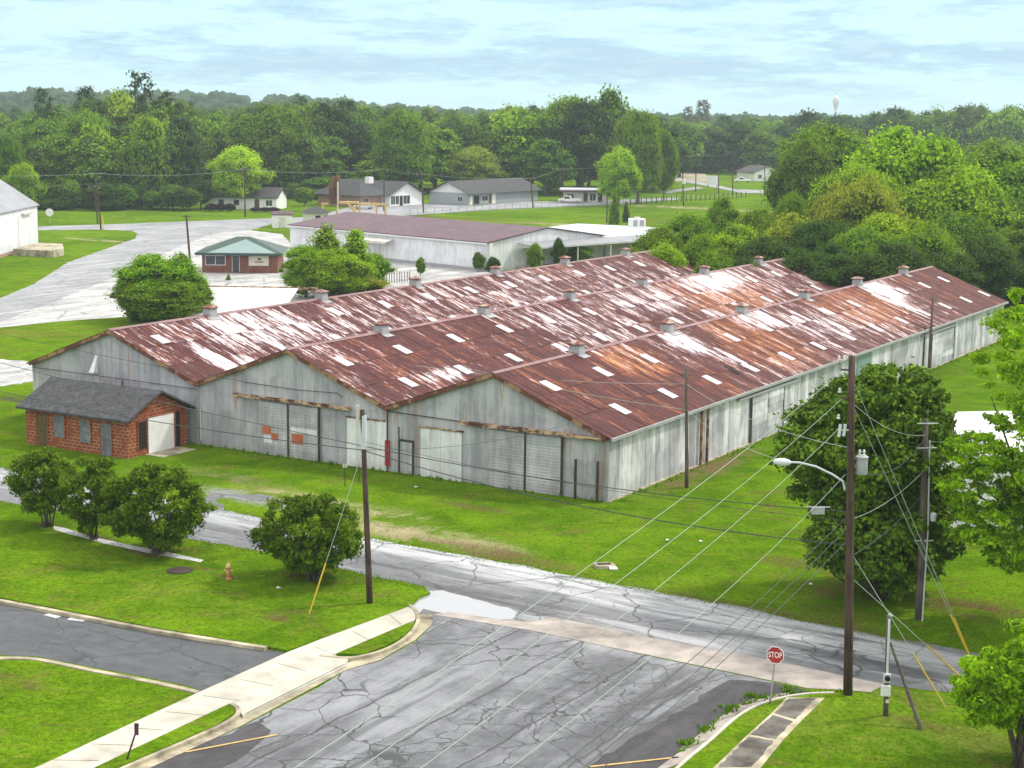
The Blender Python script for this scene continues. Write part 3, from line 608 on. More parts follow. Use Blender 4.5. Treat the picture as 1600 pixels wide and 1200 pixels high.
MB().path([(-26.5,-.12,4.55),(-22,-.14,4.45),(-19.0,-.14,4.55),(-18.7,-.12,4.3)],.02).build('wall_cable',M['steel_dark'],wh)
MB().path([(-15.2,-.12,3.78),(-12,-.12,3.72),(-9.8,-.12,3.68)],.03).build('wall_cable',M['steel_dark'],wh)
# side doors and pipes
def sdoor(y0,y1,z1,rows,tilt):
    b=MB(); b.box(.07,.14,y0,y1,-.35,z1); h=(z1+.35)/rows; ym=(y0+y1)/2
    for r in range(rows):
        for a,c in ((y0,ym-.03),(ym+.03,y1)): o=.145+random.uniform(0,.03); b.add([(o+.01,a,-.35+h*r),(o+.01,c,-.35+h*r+tilt),(o,c,-.35+h*(r+1)+tilt-.02),(o,a,-.35+h*(r+1)-.02)],[(0,1,2,3)],random.random())
    b.build('sliding_door',M['wall_side'],wh)
sdoor(20.8,26.5,3.2,7,.06); sdoor(61.8,68.6,3.05,7,0)
MB().box(.05,.3,18.3,28.9,3.28,3.44).build('track_rail',M['galv'],wh); MB().box(.05,.28,58.7,69.2,3.22,3.36).build('track_rail',M['galv'],wh)
for a_,b_ in ((20.68,20.8),(26.5,26.6),(61.7,61.8),(68.6,68.7)): MB().box(.15,.2,a_,b_,-.3,3.2).build('door_post',M['steel_dark'],wh)
MB().box(.06,.09,42.2,45.6,-.3,3.55).build('green_panel',flat('faded_green_sheet',(.17,.27,.235),.6,.15,1),wh)
for y_,m_ in ((12.4,'fascia'),(13.35,'fascia')): MB().tube((.22,y_,-.45),(.22,y_,3.75),.10,.10).build('downpipe',M[m_],wh)
MB().tube((.45,58.4,-.2),(.25,59.2,4.1),.09,.07).build('leaning_post',M['steel_dark'],wh)
MB().box(.28,.40,-.3,WL+.3,3.60,3.78).build('gutter',M['galv'],wh)
for a_,b_,c_ in ((-.07,.07,3.76),(-30.6,-30.4,4),(-15.28,-15.2,3.9)): MB().box(a_,b_,-.1,-.03,-.4,c_).build('corner_post',M['galv'],wh)

# ---------------- brick shed in front of the warehouse ----------------
def roof_slab(m,pts,t): m.slab(pts,t)
def house(name,label,cat,a,b,depth,h,rise,roof,wallm,roofm,over=.45,ops=[],group=None,base=0,gablem=None,z0=-.3,fmat='offwhite'):
    a=Vector((a[0],a[1],0)); b=Vector((b[0],b[1],0)); d=b-a; w=d.length; rz=math.atan2(d.y,d.x)
    r=empty(name,(a.x,a.y,base),rz,label,cat,group); m=MB(); D=depth; o=over; t=.14
    m.add([(0,0,z0),(w,0,z0),(w,D,z0),(0,D,z0),(0,0,h),(w,0,h),(w,D,h),(0,D,h)],[(0,1,5,4),(1,2,6,5),(2,3,7,6),(3,0,4,7),(4,5,6,7)])
    g=MB() if gablem else m
    if roof=='gx':
        for x in (0,w): g.add([(x,0,h),(x,D,h),(x,D/2,h+rise)],[(0,1,2)])
    if roof=='gy':
        for y in (0,D): g.add([(0,y,h),(w,y,h),(w/2,y,h+rise)],[(0,1,2)])
    wall=m.build('wall',M[wallm],r)
    if gablem and g.v:
        for i,v in enumerate(g.v): g.v[i]=(v[0]+(.01 if v[0]>w/2 else -.01) if roof=='gx' else v[0],v[1]+((.01 if v[1]>D/2 else -.01) if roof=='gy' else 0),v[2])
        g.build('gable',M[gablem],r)
    q=MB(); e=.03
    if roof=='gx':
        s=rise/(D/2); zl=h-s*o+e; zt=h+rise+e
        q.slab([(-o,-o,zl+t),(w+o,-o,zl+t),(w+o,D/2,zt+t),(-o,D/2,zt+t)],t); q.slab([(-o,D/2+.001,zt+t),(w+o,D/2+.001,zt+t),(w+o,D+o,zl+t),(-o,D+o,zl+t)],t)
    elif roof=='gy':
        s=rise/(w/2); zl=h-s*o+e; zt=h+rise+e
        q.slab([(-o,-o,zl+t),(w/2,-o,zt+t),(w/2,D+o,zt+t),(-o,D+o,zl+t)],t); q.slab([(w/2+.001,-o,zt+t),(w+o,-o,zl+t),(w+o,D+o,zl+t),(w/2+.001,D+o,zt+t)],t)
    elif roof=='hip':
        k=min(w,D)/2; c=[(-o,-o,h+e),(w+o,-o,h+e),(w+o,D+o,h+e),(-o,D+o,h+e)]
        if w>=D: r1,r2=(k,D/2,h+rise),(w-k,D/2,h+rise); F=[(0,1,5,4),(1,2,5),(2,3,4,5),(3,0,4)]
        else: r1,r2=(w/2,k,h+rise),(w/2,D-k,h+rise); F=[(0,1,4),(1,2,5,4),(2,3,5),(3,0,4,5)]
        q.add(c+[r1,r2],F+[(3,2,1,0)])
    elif roof=='flat': q.box(-o,w+o,-o,D+o,h+e,h+e+max(.2,rise))
    elif roof=='shed': q.slab([(-o,-o,h+e+t),(w+o,-o,h+e+t),(w+o,D+o,h+rise+t),(-o,D+o,h+rise+t)],t)
    rf=q.build('roof',M[roofm],r)
    cnt={}
    for (side,x0,z_,ww,hh,kind,mt) in ops:
        f=MB(); p=MB()
        def bx(mb,u0,u1,v0,v1,d0,d1):
            if side=='f': mb.box(u0,u1,-d1,-d0,v0,v1)
            elif side=='r': mb.box(w+d0,w+d1,u0,u1,v0,v1)
            elif side=='l': mb.box(-d1,-d0,u0,u1,v0,v1)
        if kind=='window':
            fr=.07
            for A in ((x0-fr,x0+ww+fr,z_-fr,z_),(x0-fr,x0+ww+fr,z_+hh,z_+hh+fr),(x0-fr,x0,z_,z_+hh),(x0+ww,x0+ww+fr,z_,z_+hh)): bx(f,*A,.003,.06)
            if ww>1.2: bx(f,x0+ww/2-.03,x0+ww/2+.03,z_,z_+hh,.003,.05)
            fo=f.build('window',M['white'],r); bx(p,x0+.002,x0+ww-.002,z_+.002,z_+hh-.002,.004,.03); p.build('pane',M[mt],fo)
        else:
            bx(p,x0,x0+ww,z_,z_+hh,.004,.05); po=p.build(kind,M[mt],r)
            fr=.07
            for A in ((x0-fr,x0+ww+fr,z_+hh,z_+hh+fr),(x0-fr,x0,z_,z_+hh),(x0+ww,x0+ww+fr,z_,z_+hh)): bx(f,*A,.003,.07)
            f.build('door_frame',M[fmat],po)
    return r,w
def wl(x,y,z=0): # warehouse local -> world
    c_,s_=math.cos(-WT),math.sin(-WT); return Vector((WO.x+x*c_-y*s_,WO.y+x*s_+y*c_,z))
sa,sb=wl(-40.0,-6.2),wl(-31.0,-6.2)
shed,_=house('brick_shed','small orange block shed with charcoal roof against the warehouse left corner','shed',sa,sb,5.6,2.55,1.35,'gx','brick_orange','shingle',.42,
 ops=[('f',1.05,.0,1.0,2.15,'door','ply'),('f',2.6,.75,.95,1.45,'boarded_window','grey_board'),('f',4.9,.65,.95,1.5,'boarded_window','grey_board'),('f',6.75,.0,.9,2.1,'door','grey_board'),('r',.95,.45,.75,1.75,'boarded_window','hole'),('r',1.85,.0,2.5,2.35,'garage_door','white'),('r',4.35,.0,.5,2.4,'side_jamb','hole')],fmat='brick_orange')
rb=MB()
for i in range(12): rb.box(.3+i*.78,.38+i*.78,-.40,-.0,2.36,2.46)
rb.build('rafter_tail',M['offwhite'],shed); MB().tube((6.0,2.8,3.9),(6.0,2.8,4.35),.06).build('vent_pipe',M['steel_dark'],shed)
MB().box(9.05,10.6,1.5,4.6,-.3,.05).build('concrete_step',M['kerb'],shed)

# ---------------- buildings behind ----------------
# long white metal building
A=G(453,352,4.0); B=G(761,380,4.0); dd=(B-A); dd.z=0
lb,lw=house('metal_building','long low white metal building with faded purple roof behind the warehouse','building',(A.x,A.y),(B.x,B.y),24,4.0,1.6,'gx','white_siding','roof_purple',.3,
 ops=[('f',20.6,.5,1.3,2.3,'door','door_white'),('f',22.1,.5,1.3,2.3,'door','door_white'),('f',4,.8,2,2.2,'panel_door','door_white')])
MB().slab([(18.3,-1.9,3.05),(25.3,-1.9,3.05),(25.3,-.12,3.4),(18.3,-.12,3.4)],.12).box(18.3,25.3,-1.98,-1.9,2.75,3.08).build('door_canopy',M['offwhite'],lb)
MB().box(-.05,lw+.05,-.10,-.012,-.3,.45).build('plinth',M['galv'],lb)
MB().box(-.25,lw+.3,-.42,-.33,3.82,4.0).build('eave_trim',M['white'],lb)
MB().box(lw+.012,lw+.3,.3,.8,-.3,4).build('corner_trim',M['white'],lb)
# loading dock along the right gable end
P0=Vector((A.x,A.y,0)); nx=dd.normalized(); ny=Vector((-nx.y,nx.x,0))
def L(x,y): return P0+nx*x+ny*y
dk,dw=house('loading_dock','open fronted loading dock with long grey canopy against the white metal building gable','loading dock',L(lw+.1,24.6)[:2],L(lw+.1,39)[:2],12,3.6,.2,'flat','white_siding','roof_white',.2,
 ops=[('f',1.5,.6,3.4,2.4,'dock_door','door_white'),('f',6.0,.6,2.6,2.6,'opening','hole'),('f',10.5,.6,2.6,2.4,'dock_door','door_white')])
MB().slab([(-19,-4.6,3.45),(15,-4.6,3.45),(15,-.25,3.85),(-19,-.25,3.85)],.14).build('canopy',M['roof_grey'],dk)
MB().box(-19,15,-4.66,-4.58,3.25,3.5).build('canopy_edge',M['roof_white'],dk)
for x_ in (-18.5,-11,-4,4,14.5): MB().box(x_,x_+.16,-4.5,-4.34,-.3,3.3).build('canopy_post',M['offwhite'],dk)
MB().box(10.0,10.8,-4.2,-.1,-.3,3.4).build('buttress',M['grey_board'],dk)
MB().box(-19,15,-4.2,-.25,-.3,.5).build('platform',M['kerb'],dk)
for (x0_,w_) in ((7.0,3.0),(14.5,3.2),(20.0,2.6)): panel_=MB().box(lw+.02,lw+.10,x0_,x0_+w_,.5,3.0).build('dock_door',M['door_white'],lb)
p1_,p2_=G(942,367,3.6),G(1032,355,3.6)
fb,_=house('flat_roof_building','low building with broad flat white roof behind the dock','building',p1_[:2],p2_[:2],15,3.3,.22,'flat','siding_grey','roof_white',.4)
ct=empty('cooling_tower',Vector((G(995,355,3.5).x,G(995,355,3.5).y,0)),.2,'boxy white cooling unit standing on the flat white roof','cooling unit')
cb=MB(); cb.box(-1.2,1.2,-1,1,3.45,4.95); cb.build('casing',M['white'],ct)
MB().box(-.9,-.2,-1.03,-1.005,3.75,4.7).box(.2,.9,-1.03,-1.005,3.75,4.7).build('louver',M['galv'],ct); MB().lathe([(.5,4.95),(.55,5.2),(.4,5.21)]).build('fan_hood',M['offwhite'],ct)
# green roofed brick office
g0,g1=G(316,426),G(434,427)
go,gw=house('brick_office','small red brick office with green hipped metal roof and pale gable','office',g0[:2],g1[:2],8.5,2.75,1.9,'hip','brick_red','roof_green',.8,
 ops=[('f',.5,1.1,2.6,1.2,'window','glass'),('f',4.1,.15,.9,2.2,'door','glass')])
MB().add([(.9,-.95,2.8),(gw-.2,-.95,2.8),(gw*.56,1.9,4.45),(.9,-.88,2.72),(gw-.2,-.88,2.72)],[(0,1,2),(0,3,4,1)]).build('gable_panel',M['roof_cyan'],go)
MB().box(-.85,gw+.85,-.9,-.82,2.45,2.78).build('fascia',M['roof_green'],go)
sg=MB().box(6.3,9.0,-.1,-.02,1.0,2.35).build('sign_board',M['cream'],go); MB().box(7.1,8.3,-.125,-.105,1.45,1.6).box(7.5,8.0,-.125,-.105,1.75,2.05).build('sign_lettering',M['brick_red'],sg)
# low white wall by the ridge, built as a roof tilted to catch light
a0=G(335,497);a1=G(466,492)
z_=1.0
q0,q1=G(328,449,2.5),G(465,451,2.5); dq=(q1-q0).normalized(); nq=Vector((dq.y,-dq.x,0)); q0=q0+nq*13; q1=q1+nq*13
wb_,_=house('block_building','low building with white roof tilted to catch light between the left ridge and the brick office','building',q0[:2],q1[:2],13,.9,1.5,'shed','white','white',.05)
MB().box(-.1,12,13.06,13.12,2.3,2.68).build('parapet_edge',M['rust_rail'],wb_)
# little sheds
s1,_=house('storage_shed','tiny white shed with purple roof left of the long metal building','shed',G(426,356)[:2],G(457,356)[:2],3.2,2.4,.5,'gx','white','roof_purple',.15,ops=[('f',1.2,0,1.1,1.9,'door','offwhite')],base=.0)
s2,_=house('storage_shed','tiny white shed with dark shingle roof beside the rusty plant','shed',G(475,353)[:2],G(513,353)[:2],3.6,2.5,1.1,'hip','offwhite','shingle_brown',.5,ops=[('f',2.2,0,1.0,2.0,'opening','hole'),('f',3.8,0,.9,2.0,'opening','hole')])
# rusty batching plant
rp=empty('rusty_plant',G(525,338),.1,'rusty hopper tower on faded yellow steel frame behind the white building','plant')
D0=G(525,338).y; k_=D0/CF
def rl(px,py): q=PD(px,py,D0); return (q.x-G(525,338).x,0,q.z)
t_=MB(); x0=rl(512,0)[0]; x1=rl(529,0)[0]; zt=rl(0,272)[2]; zb=rl(0,312)[2]
t_.box(x0,x1,-1.2,1.2,zb,zt-1.2).box(x0+.6,x1-.3,-.9,.9,zt-1.2,zt+.3).tube((x1-.2,-1,zb),(x1-.2,-1,zt+.9),.35,.3).tube((x0+.2,1,zb),(x0+.2,1,zt+.7),.12).tube((x0+.9,-1.3,zb),(x0+.9,-1.3,zt),.3)
t_.build('hopper',M['rust'],rp)
MB().tube((rl(526.5,0)[0],-1.6,rl(0,325)[2]),(rl(526.5,0)[0],-1.6,rl(0,277)[2]),.16).build('standpipe',M['offwhite'],rp)
fr=MB(); zt=rl(0,314)[2]
for px in (503,525,556,561,588,602): xx=rl(px,0)[0]; fr.box(xx-.18,xx+.18,-.2,.2,-.2,zt); fr.box(xx-.15,xx+.15,3.2,3.5,-.2,zt)
fr.box(rl(500,0)[0],rl(604,0)[0],-.22,.22,zt,zt+.35).box(rl(500,0)[0],rl(604,0)[0],3.2,3.6,zt,zt+.3)
fr.build('frame',M['yellowsteel'],rp)
cv=MB(); xa,xb=rl(540,0)[0],rl(560,0)[0]
for yy in (-1.6,-.4): cv.tube((xa,yy,rl(0,308)[2]),(xb,yy,.3),.28); 
cv.box(rl(527,0)[0],rl(560,0)[0],-1.8,-.2,rl(0,311)[2],rl(0,308)[2]); cv.build('conveyor',M['yellowsteel'],rp)
# houses
h1,_=house('white_house','white cottage with grey roof half hidden by the bright green tree','house',G(328,326)[:2],G(432,328)[:2],9,2.7,1.9,'gx','white','shingle_brown',.5,ops=[('f',2,.9,1.2,1.2,'window','glass'),('f',5.5,.9,1.2,1.2,'window','glass'),('f',10.2,.1,1.1,2.2,'door','ply'),('f',12.8,.9,1.4,1.2,'window','glass')])
h2,hw=house('gabled_shop','white gabled shopfront with large windows and charcoal roof','shop',G(609,323)[:2],G(659,320)[:2],20,2.9,2.6,'gy','white','shingle',.9,ops=[('f',.4,.5,1.5,1.9,'window','glass'),('f',2.1,.5,1.2,1.9,'window','glass'),('f',3.6,.1,1.1,2.3,'door','hole'),('f',5.0,.5,1.2,1.9,'window','glass'),('f',6.3,.5,1.1,1.9,'window','glass')])
h2b,_=house('brick_wing','long low pale brick building with dark roof left of the white gabled shop','building',G(563,324)[:2],G(603,322)[:2],14,2.6,3.0,'hip','brick_pale','shingle',1.2,ops=[('f',1,.9,1.6,1.1,'window','glass')])
MB().box(8,9.5,5,6.4,5.1,6.6).build('roof_cupola',M['white'],h2b)
h3,_=house('pavilion','dark hip roofed pavilion behind the rusty plant','pavilion',G(530,322)[:2],G(566,322)[:2],8,2.6,2.6,'hip','brick_red','shingle_brown',.8)
h4,_=house('grey_building','long grey sided building with charcoal roof and white gable end','building',G(731,321)[:2],G(840,313)[:2],11,2.9,2.5,'gx','siding_grey','shingle',.9,gablem='white',ops=[('f',.8,.0,1.0,2.2,'door','white'),('f',2.4,.2,2.6,2.0,'opening','hole'),('f',6.2,.8,2.6,1.2,'window','glass'),('f',9.2,.2,1.2,2.2,'door','ply'),('f',10.7,.0,1.6,2.6,'white_panel','white'),('l',1.5,.9,1.4,1.0,'window','glass')])
h5,_=house('flat_roof_shop','small white shop with flat white roof and maroon fascia by the pickup','shop',G(880,316)[:2],G(948,317)[:2],9,3.0,.2,'flat','cream','roof_white',1.0,ops=[('f',5.0,.2,1.1,2.2,'door','glass'),('f',6.6,.5,1.5,1.7,'window','glass'),('f',8.6,.2,1.1,2.2,'door','hole'),('f',1.0,1.0,1.6,1.1,'window','glass')])
MB().box(-1.05,12,-1.06,-.9,2.6,3.0).build('fascia',M['roof_purple'],h5)
h6,_=house('white_bungalow','white bungalow with dark roof near the far trees on the right','house',G(1178,283)[:2],G(1222,283)[:2],14,2.9,2.0,'gy','white','shingle_brown',.5,ops=[('f',1.5,.9,1.3,1.2,'window','glass'),('f',6,.9,1.3,1.2,'window','glass')])
h7,_=house('brick_house','dark brick house with sandy yard among the far trees','house',G(1046,270)[:2],G(1080,267)[:2],12,4.0,3.0,'gx','brick_red','shingle_brown',.6,ops=[('f',2,1,1.3,1.4,'window','glass'),('f',5,1,1.3,1.4,'window','glass')])
P=PD(662,262,600); tw,_=house('brick_tower','narrow red brick tower rising between trees beyond the gabled shop','tower',(P.x-2.0,600),(P.x+2.0,600),4,16,1.5,'hip','brick_red','shingle_brown',.6,ops=[('f',.7,11.2,.7,1.6,'window','white'),('f',2.3,11.2,.7,1.6,'window','white'),('f',.2,6.9,3.5,.6,'band','white'),('f',.8,4,1.0,1.2,'window','white')])
P=PD(1022,260,640); chh,_=house('gabled_house','tall white gabled house with purple roof glimpsed behind the large oaks','house',(P.x-3,640),(P.x+3.4,640),10,8.5,4.0,'gy','brick_pale','roof_purple',.6,gablem='white',ops=[('f',2.4,4.5,1.3,1.6,'window','white')])
P=PD(970,262,640); ch2,_=house('gabled_house','dull purple roofed house behind the bright green tree','house',(P.x-6,650),(P.x+5,650),9,6.5,4.5,'gx','brick_pale','roof_purple',.6)
# big white barn at the left edge
wc=G(60,385); wd=(G(60,385)-G(0,403)); wd.z=0; wd.normalize(); wa=wc-wd*60
barn,bw_=house('white_warehouse','tall white warehouse with grey roof cut by the left edge of the photo','warehouse',wa[:2],wc[:2],32,6.6,10.5,'gx','white_siding','roof_grey',.3,ops=[('f',60-8.5-2.6,.3,3.2,5.0,'sliding_door','white')])
MB().box(60-9.3,60-4.4,-.5,-.02,5.55,5.8).build('door_canopy',M['offwhite'],barn)
MB().box(-.1,60.2,-.06,-.01,-.3,.5).build('plinth',M['brick_pale'],barn)
rmp=MB(); q=[G(20,393),G(60,389),G(101,390),G(101,402),G(86,404),G(80,398),G(20,400)]
c=G(60,395); ra=empty('concrete_ramp',c,0,'low concrete loading ramp beside the tall white warehouse','ramp')
hh=1.0; MB().slab([v-c+Vector((0,0,hh)) for v in (G(20,399.5),G(84,402.5),G(100,399),G(98,391),G(60,389))],hh).build('deck',M['kerb'],ra); MB().slab([v-c+Vector((0,0,hh+.18)) for v in (G(84,402.5),G(100,399),G(99.6,398.4),G(83.8,401.8))],.17).build('kerb_edge',M['concrete'],ra)
# white building at the right edge
wr=G(1516,840); we=G(1640,835)
wbn,_=house('white_barn','bright white metal barn seen through the light green tree at the right edge','barn',(wr.x,wr.y),(wr.x+16,wr.y+3),10,4.4,1.3,'gx','white','white',.2)

# ---------------- trees ----------------
def leafmesh(lobes,per,size,seed,upb=.25,core=.62,aspect=1.7,jit=.16,inner=.25,down=.35):
    r=np.random.default_rng(seed); V=[];Fq=[];RN=[]
    Cn=np.array([l[0] for l in lobes],float); Rr=np.array([l[1] for l in lobes],float)
    pts=[];nor=[];rn=[];vol=Rr.prod(1)**(2/3); share=vol/vol.mean()
    for i in range(len(lobes)):
        n=int(per*share[i])+4
        d=r.normal(size=(n,3)); d/=np.linalg.norm(d,axis=1)[:,None]
        keep=(d[:,2]>-.25)|(r.random(n)<down); d=d[keep]; n=len(d)
        rad=np.where(r.random(n)<inner,r.uniform(.45,.85,n),r.normal(.97,jit*.55,n))
        p=Cn[i]+d*Rr[i]*rad[:,None]
        # drop leaves buried inside other lobes
        ok=np.ones(n,bool)
        for j in range(len(lobes)):
            if j!=i:
                q=np.linalg.norm((p-Cn[j])/Rr[j],axis=1); ok&=q>.68
        p=p[ok];d=d[ok];n=len(p)
        pts.append(p);nor.append(d/Rr[i]*Rr[i].mean());rn.append(np.clip(r.normal(r.uniform(.32,.68),.2,n),0,1))
    P=np.concatenate(pts);N=np.concatenate(nor);rn=np.concatenate(rn);n=len(P)
    N=N/np.linalg.norm(N,axis=1)[:,None]+r.normal(size=(n,3))*.62+np.array([0,0,upb]); N/=np.linalg.norm(N,axis=1)[:,None]
    T=np.cross(N,r.normal(size=(n,3))); T/=np.linalg.norm(T,axis=1)[:,None]; B=np.cross(N,T)
    s=size*r.uniform(.55,1.35,n)[:,None]
    a=s*.5*aspect**.5; b=s*.5/aspect**.5; bend=N*s*.12
    Q=np.stack([P-T*a-bend,P-B*b,P+T*a-bend,P+B*b],1).reshape(-1,3)
    F=np.arange(4*n).reshape(-1,4); verts=Q; faces=[F]; rns=[rn]
    loopsv=F.reshape(-1); nf=n; start=np.arange(n)*4; tot=np.full(n,4)
    if core>0:
        bm=bmesh.new(); bmesh.ops.create_icosphere(bm,subdivisions=2,radius=1); bv=np.array([v.co[:] for v in bm.verts]); bf=np.array([[v.index for v in f.verts] for f in bm.faces]); bm.free()
        cv=[];cf=[];o=len(verts)
        for i in range(len(lobes)):
            k=core*(1+r.normal(0,.07,len(bv)))[:,None]; cv.append(Cn[i]+bv*Rr[i]*k); cf.append(bf+o); o+=len(bv)
        verts=np.concatenate([verts]+cv); cf=np.concatenate(cf); loopsv=np.concatenate([loopsv,cf.reshape(-1)])
        start=np.concatenate([start,4*n+np.arange(len(cf))*3]); tot=np.concatenate([tot,np.full(len(cf),3)]); rns.append(np.full(len(cf),.0)); nf+=len(cf)  # cores take the darkest tint, painting deep shadow between the leaf clumps
    me=bpy.data.meshes.new('crown'); me.vertices.add(len(verts)); me.vertices.foreach_set('co',verts.astype(np.float32).ravel())
    me.loops.add(len(loopsv)); me.loops.foreach_set('vertex_index',loopsv.astype(np.int32)); me.polygons.add(nf)
    me.polygons.foreach_set('loop_start',start.astype(np.int32)); me.polygons.foreach_set('loop_total',tot.astype(np.int32)); me.update(calc_edges=True)
    at=me.attributes.new('rnd','FLOAT','FACE'); at.data.foreach_set('value',np.concatenate(rns).astype(np.float32)); me.materials.append(M['leaf'])
    return me
def lobes_broad(r,R,H,z0,n,lr=.34,flat_=.75,top=1.0):
    # lobes of uneven size spread near the surface of an irregular crown between z0 and H
    L=[]; zc=(z0+H)/2; hz=(H-z0)/2
    for i in range(n):
        ph=r.uniform(0,2*math.pi); u=(i+.5)/n*1.75-.75; u=max(-.8,min(.98,u+r.uniform(-.12,.12))); rr=math.sqrt(max(0,1-u*u)); q=r.uniform(.5,.92)*(1+.18*math.sin(2*ph+R*n)+.13*math.sin(3*ph+n)+.10*math.sin(5*u+ph))
        s=lr*R*r.uniform(.65,1.35)
        L.append(((math.cos(ph)*rr*R*q,math.sin(ph)*rr*R*q,zc+u*hz*(.82+.12*math.sin(2*ph+n))*top),(s,s*r.uniform(.8,1.15),s*flat_*r.uniform(.8,1.15))))
    L.append(((0,0,zc),(R*.5,R*.5,hz*.6))); return L
def lobes_pine(r,R,H,z0,n):
    L=[]
    for i in range(n):
        t=i/(n-1); z=z0+(H-z0)*t; ph=i*2.4+r.uniform(-.5,.5); q=R*(1-.55*t)*r.uniform(.35,.95)
        if r.uniform()<.12: q*=1.35
        s=R*r.uniform(.13,.27); L.append(((math.cos(ph)*q,math.sin(ph)*q,z),(s*1.2,s*1.2,s*.6)))
    return L
def lobes_cone(r,R,H,z0,n):
    L=[]
    for i in range(n):
        t=(i+.5)/n; ph=i*2.4; q=R*(1-t)**.8*r.uniform(.45,.85); s=R*(.42-.22*t)*r.uniform(.75,1.25); L.append(((math.cos(ph)*q,math.sin(ph)*q,z0+(H-z0)*(t**.9)*.94),(s,s,s*1.15)))
    L.append(((0,0,z0+(H-z0)*.4),(R*.4,R*.4,(H-z0)*.35))); return L
def trunkmb(r,lobes,zs,r0,nl=7,lean=0.0,top=None):
    m=MB(); zt=top or max(l[0][2] for l in lobes)*.8
    pts=[(0,0,-.2),(r.uniform(-.1,.1),r.uniform(-.1,.1),zs*.6),(r.uniform(-.2,.2),r.uniform(-.2,.2),zs),(r.uniform(-.4,.4),r.uniform(-.4,.4),zt)]
    m.path(pts,[r0*1.25,r0,r0*.85,r0*.2],8)
    idx=sorted(range(len(lobes)),key=lambda i:-(lobes[i][0][0]**2+lobes[i][0][1]**2))[:nl]
    for i in idx:
        c=Vector(lobes[i][0]); z=min(zs+(c.z-zs)*.3,c.z-.2); s=Vector((0,0,max(zs*.8,z*.8))); mid=s*.5+c*.5+Vector((0,0,-.05*c.length)); m.path([s,mid,c],[r0*.5,r0*.3,r0*.1],6)
    return m
protos={}
def proto(key,fn,seed,R,H,z0,n,per,leaf,r0,lr=None,**kw):
    r=np.random.default_rng(seed); lob=fn(r,R,H,z0,n,lr) if lr else fn(r,R,H,z0,n); me=leafmesh(lob,per,leaf,seed+1,**kw)
    tm=trunkmb(r,lob,max(1.0,z0*.9),r0); t=tm.build('trunk',M['bark']); mt=t.data; bpy.data.objects.remove(t)
    protos[key]=(me,mt,R,H)
# far (coarser) and mid (finer) prototypes, heights normalised by scaling
for i in range(6): proto('f%d'%i,lobes_broad,100+i,5.2,12,.6+.1*i,56+6*i,95,.46,.35,core=.64,jit=.42,lr=.28)
for i in range(2): proto('p%d'%i,lobes_pine,200+i,5.2,16,8.0-2*i,34,60,.42,.28,core=.35,jit=.5)
for i in range(4): proto('m%d'%i,lobes_broad,300+i,5.2,11,.8,100+14*i,330,.265,.35,core=.66,jit=.45,lr=.235)
for i in range(2): proto('c%d'%i,lobes_cone,400+i,3.6,12,.8,60,170,.34,.25,core=.5,jit=.6)
cnt_obj=0
def put_tree(key,base,h,width,col,name,label,cat='tree',group=None,rot=None,trunk=True):
    me,mt,R,H=protos[key]; root=empty(name,base,random.uniform(0,6.28) if rot is None else rot,label,cat,group)
    sx=width/2/R*.98; root.scale=(sx*random.uniform(.9,1.12),sx*random.uniform(.85,1.1),h/H)
    c=bpy.data.objects.new('crown',me); C.objects.link(c); c.parent=root; c.color=(*col,1)
    if trunk: t=bpy.data.objects.new('trunk',mt); C.objects.link(t); t.parent=root
    return root
BRT=(.175,.30,.004); MID=(.082,.165,.007); DRK=(.046,.097,.010); OLV=(.20,.235,.018); DEEP=(.024,.050,.012); LIM=(.24,.40,.005); MG=(.105,.205,.006); BLU=(.048,.102,.024); BRN=(.07,.07,.035)
def tint(c,v=.12): f=1+random.uniform(-v,v); return (c[0]*f*(1+random.uniform(-.12,.12)),c[1]*f,c[2]*f)
def tree_px(key,px,ytop,D,wpx,col,name,label,group=None,cat='tree',base=None):
    q=PD(px,ytop,D); zb=hill(q.x,D) if base is None else base; h=max(2.5,q.z-zb); return put_tree(key,(q.x,D,zb),h,wpx*D/CF,tint(col,.05),name,label,cat,group)
where=[(0,100,'above the white warehouse at the left edge'),(100,330,'beyond the road at the left'),(330,470,'behind the bright green tree and cottage'),(470,660,'behind the gabled shop'),(660,860,'behind the long grey building'),(860,1060,'behind the flat roofed shop'),(1060,1250,'beyond the white bungalow'),(1250,1430,'above the right part of the wood'),(1430,1700,'in the upper right corner wood')]
def wtxt(px):
    for a,b,s in where:
        if a<=px<b: return s
    return where[0][2] if px<0 else where[-1][2]
cn={}
cname={BRT:'bright green',MID:'mid green',DRK:'dark green',OLV:'olive tinged',DEEP:'very dark green',LIM:'lime green',MG:'fresh green',BLU:'blue green',BRN:'brownish'}
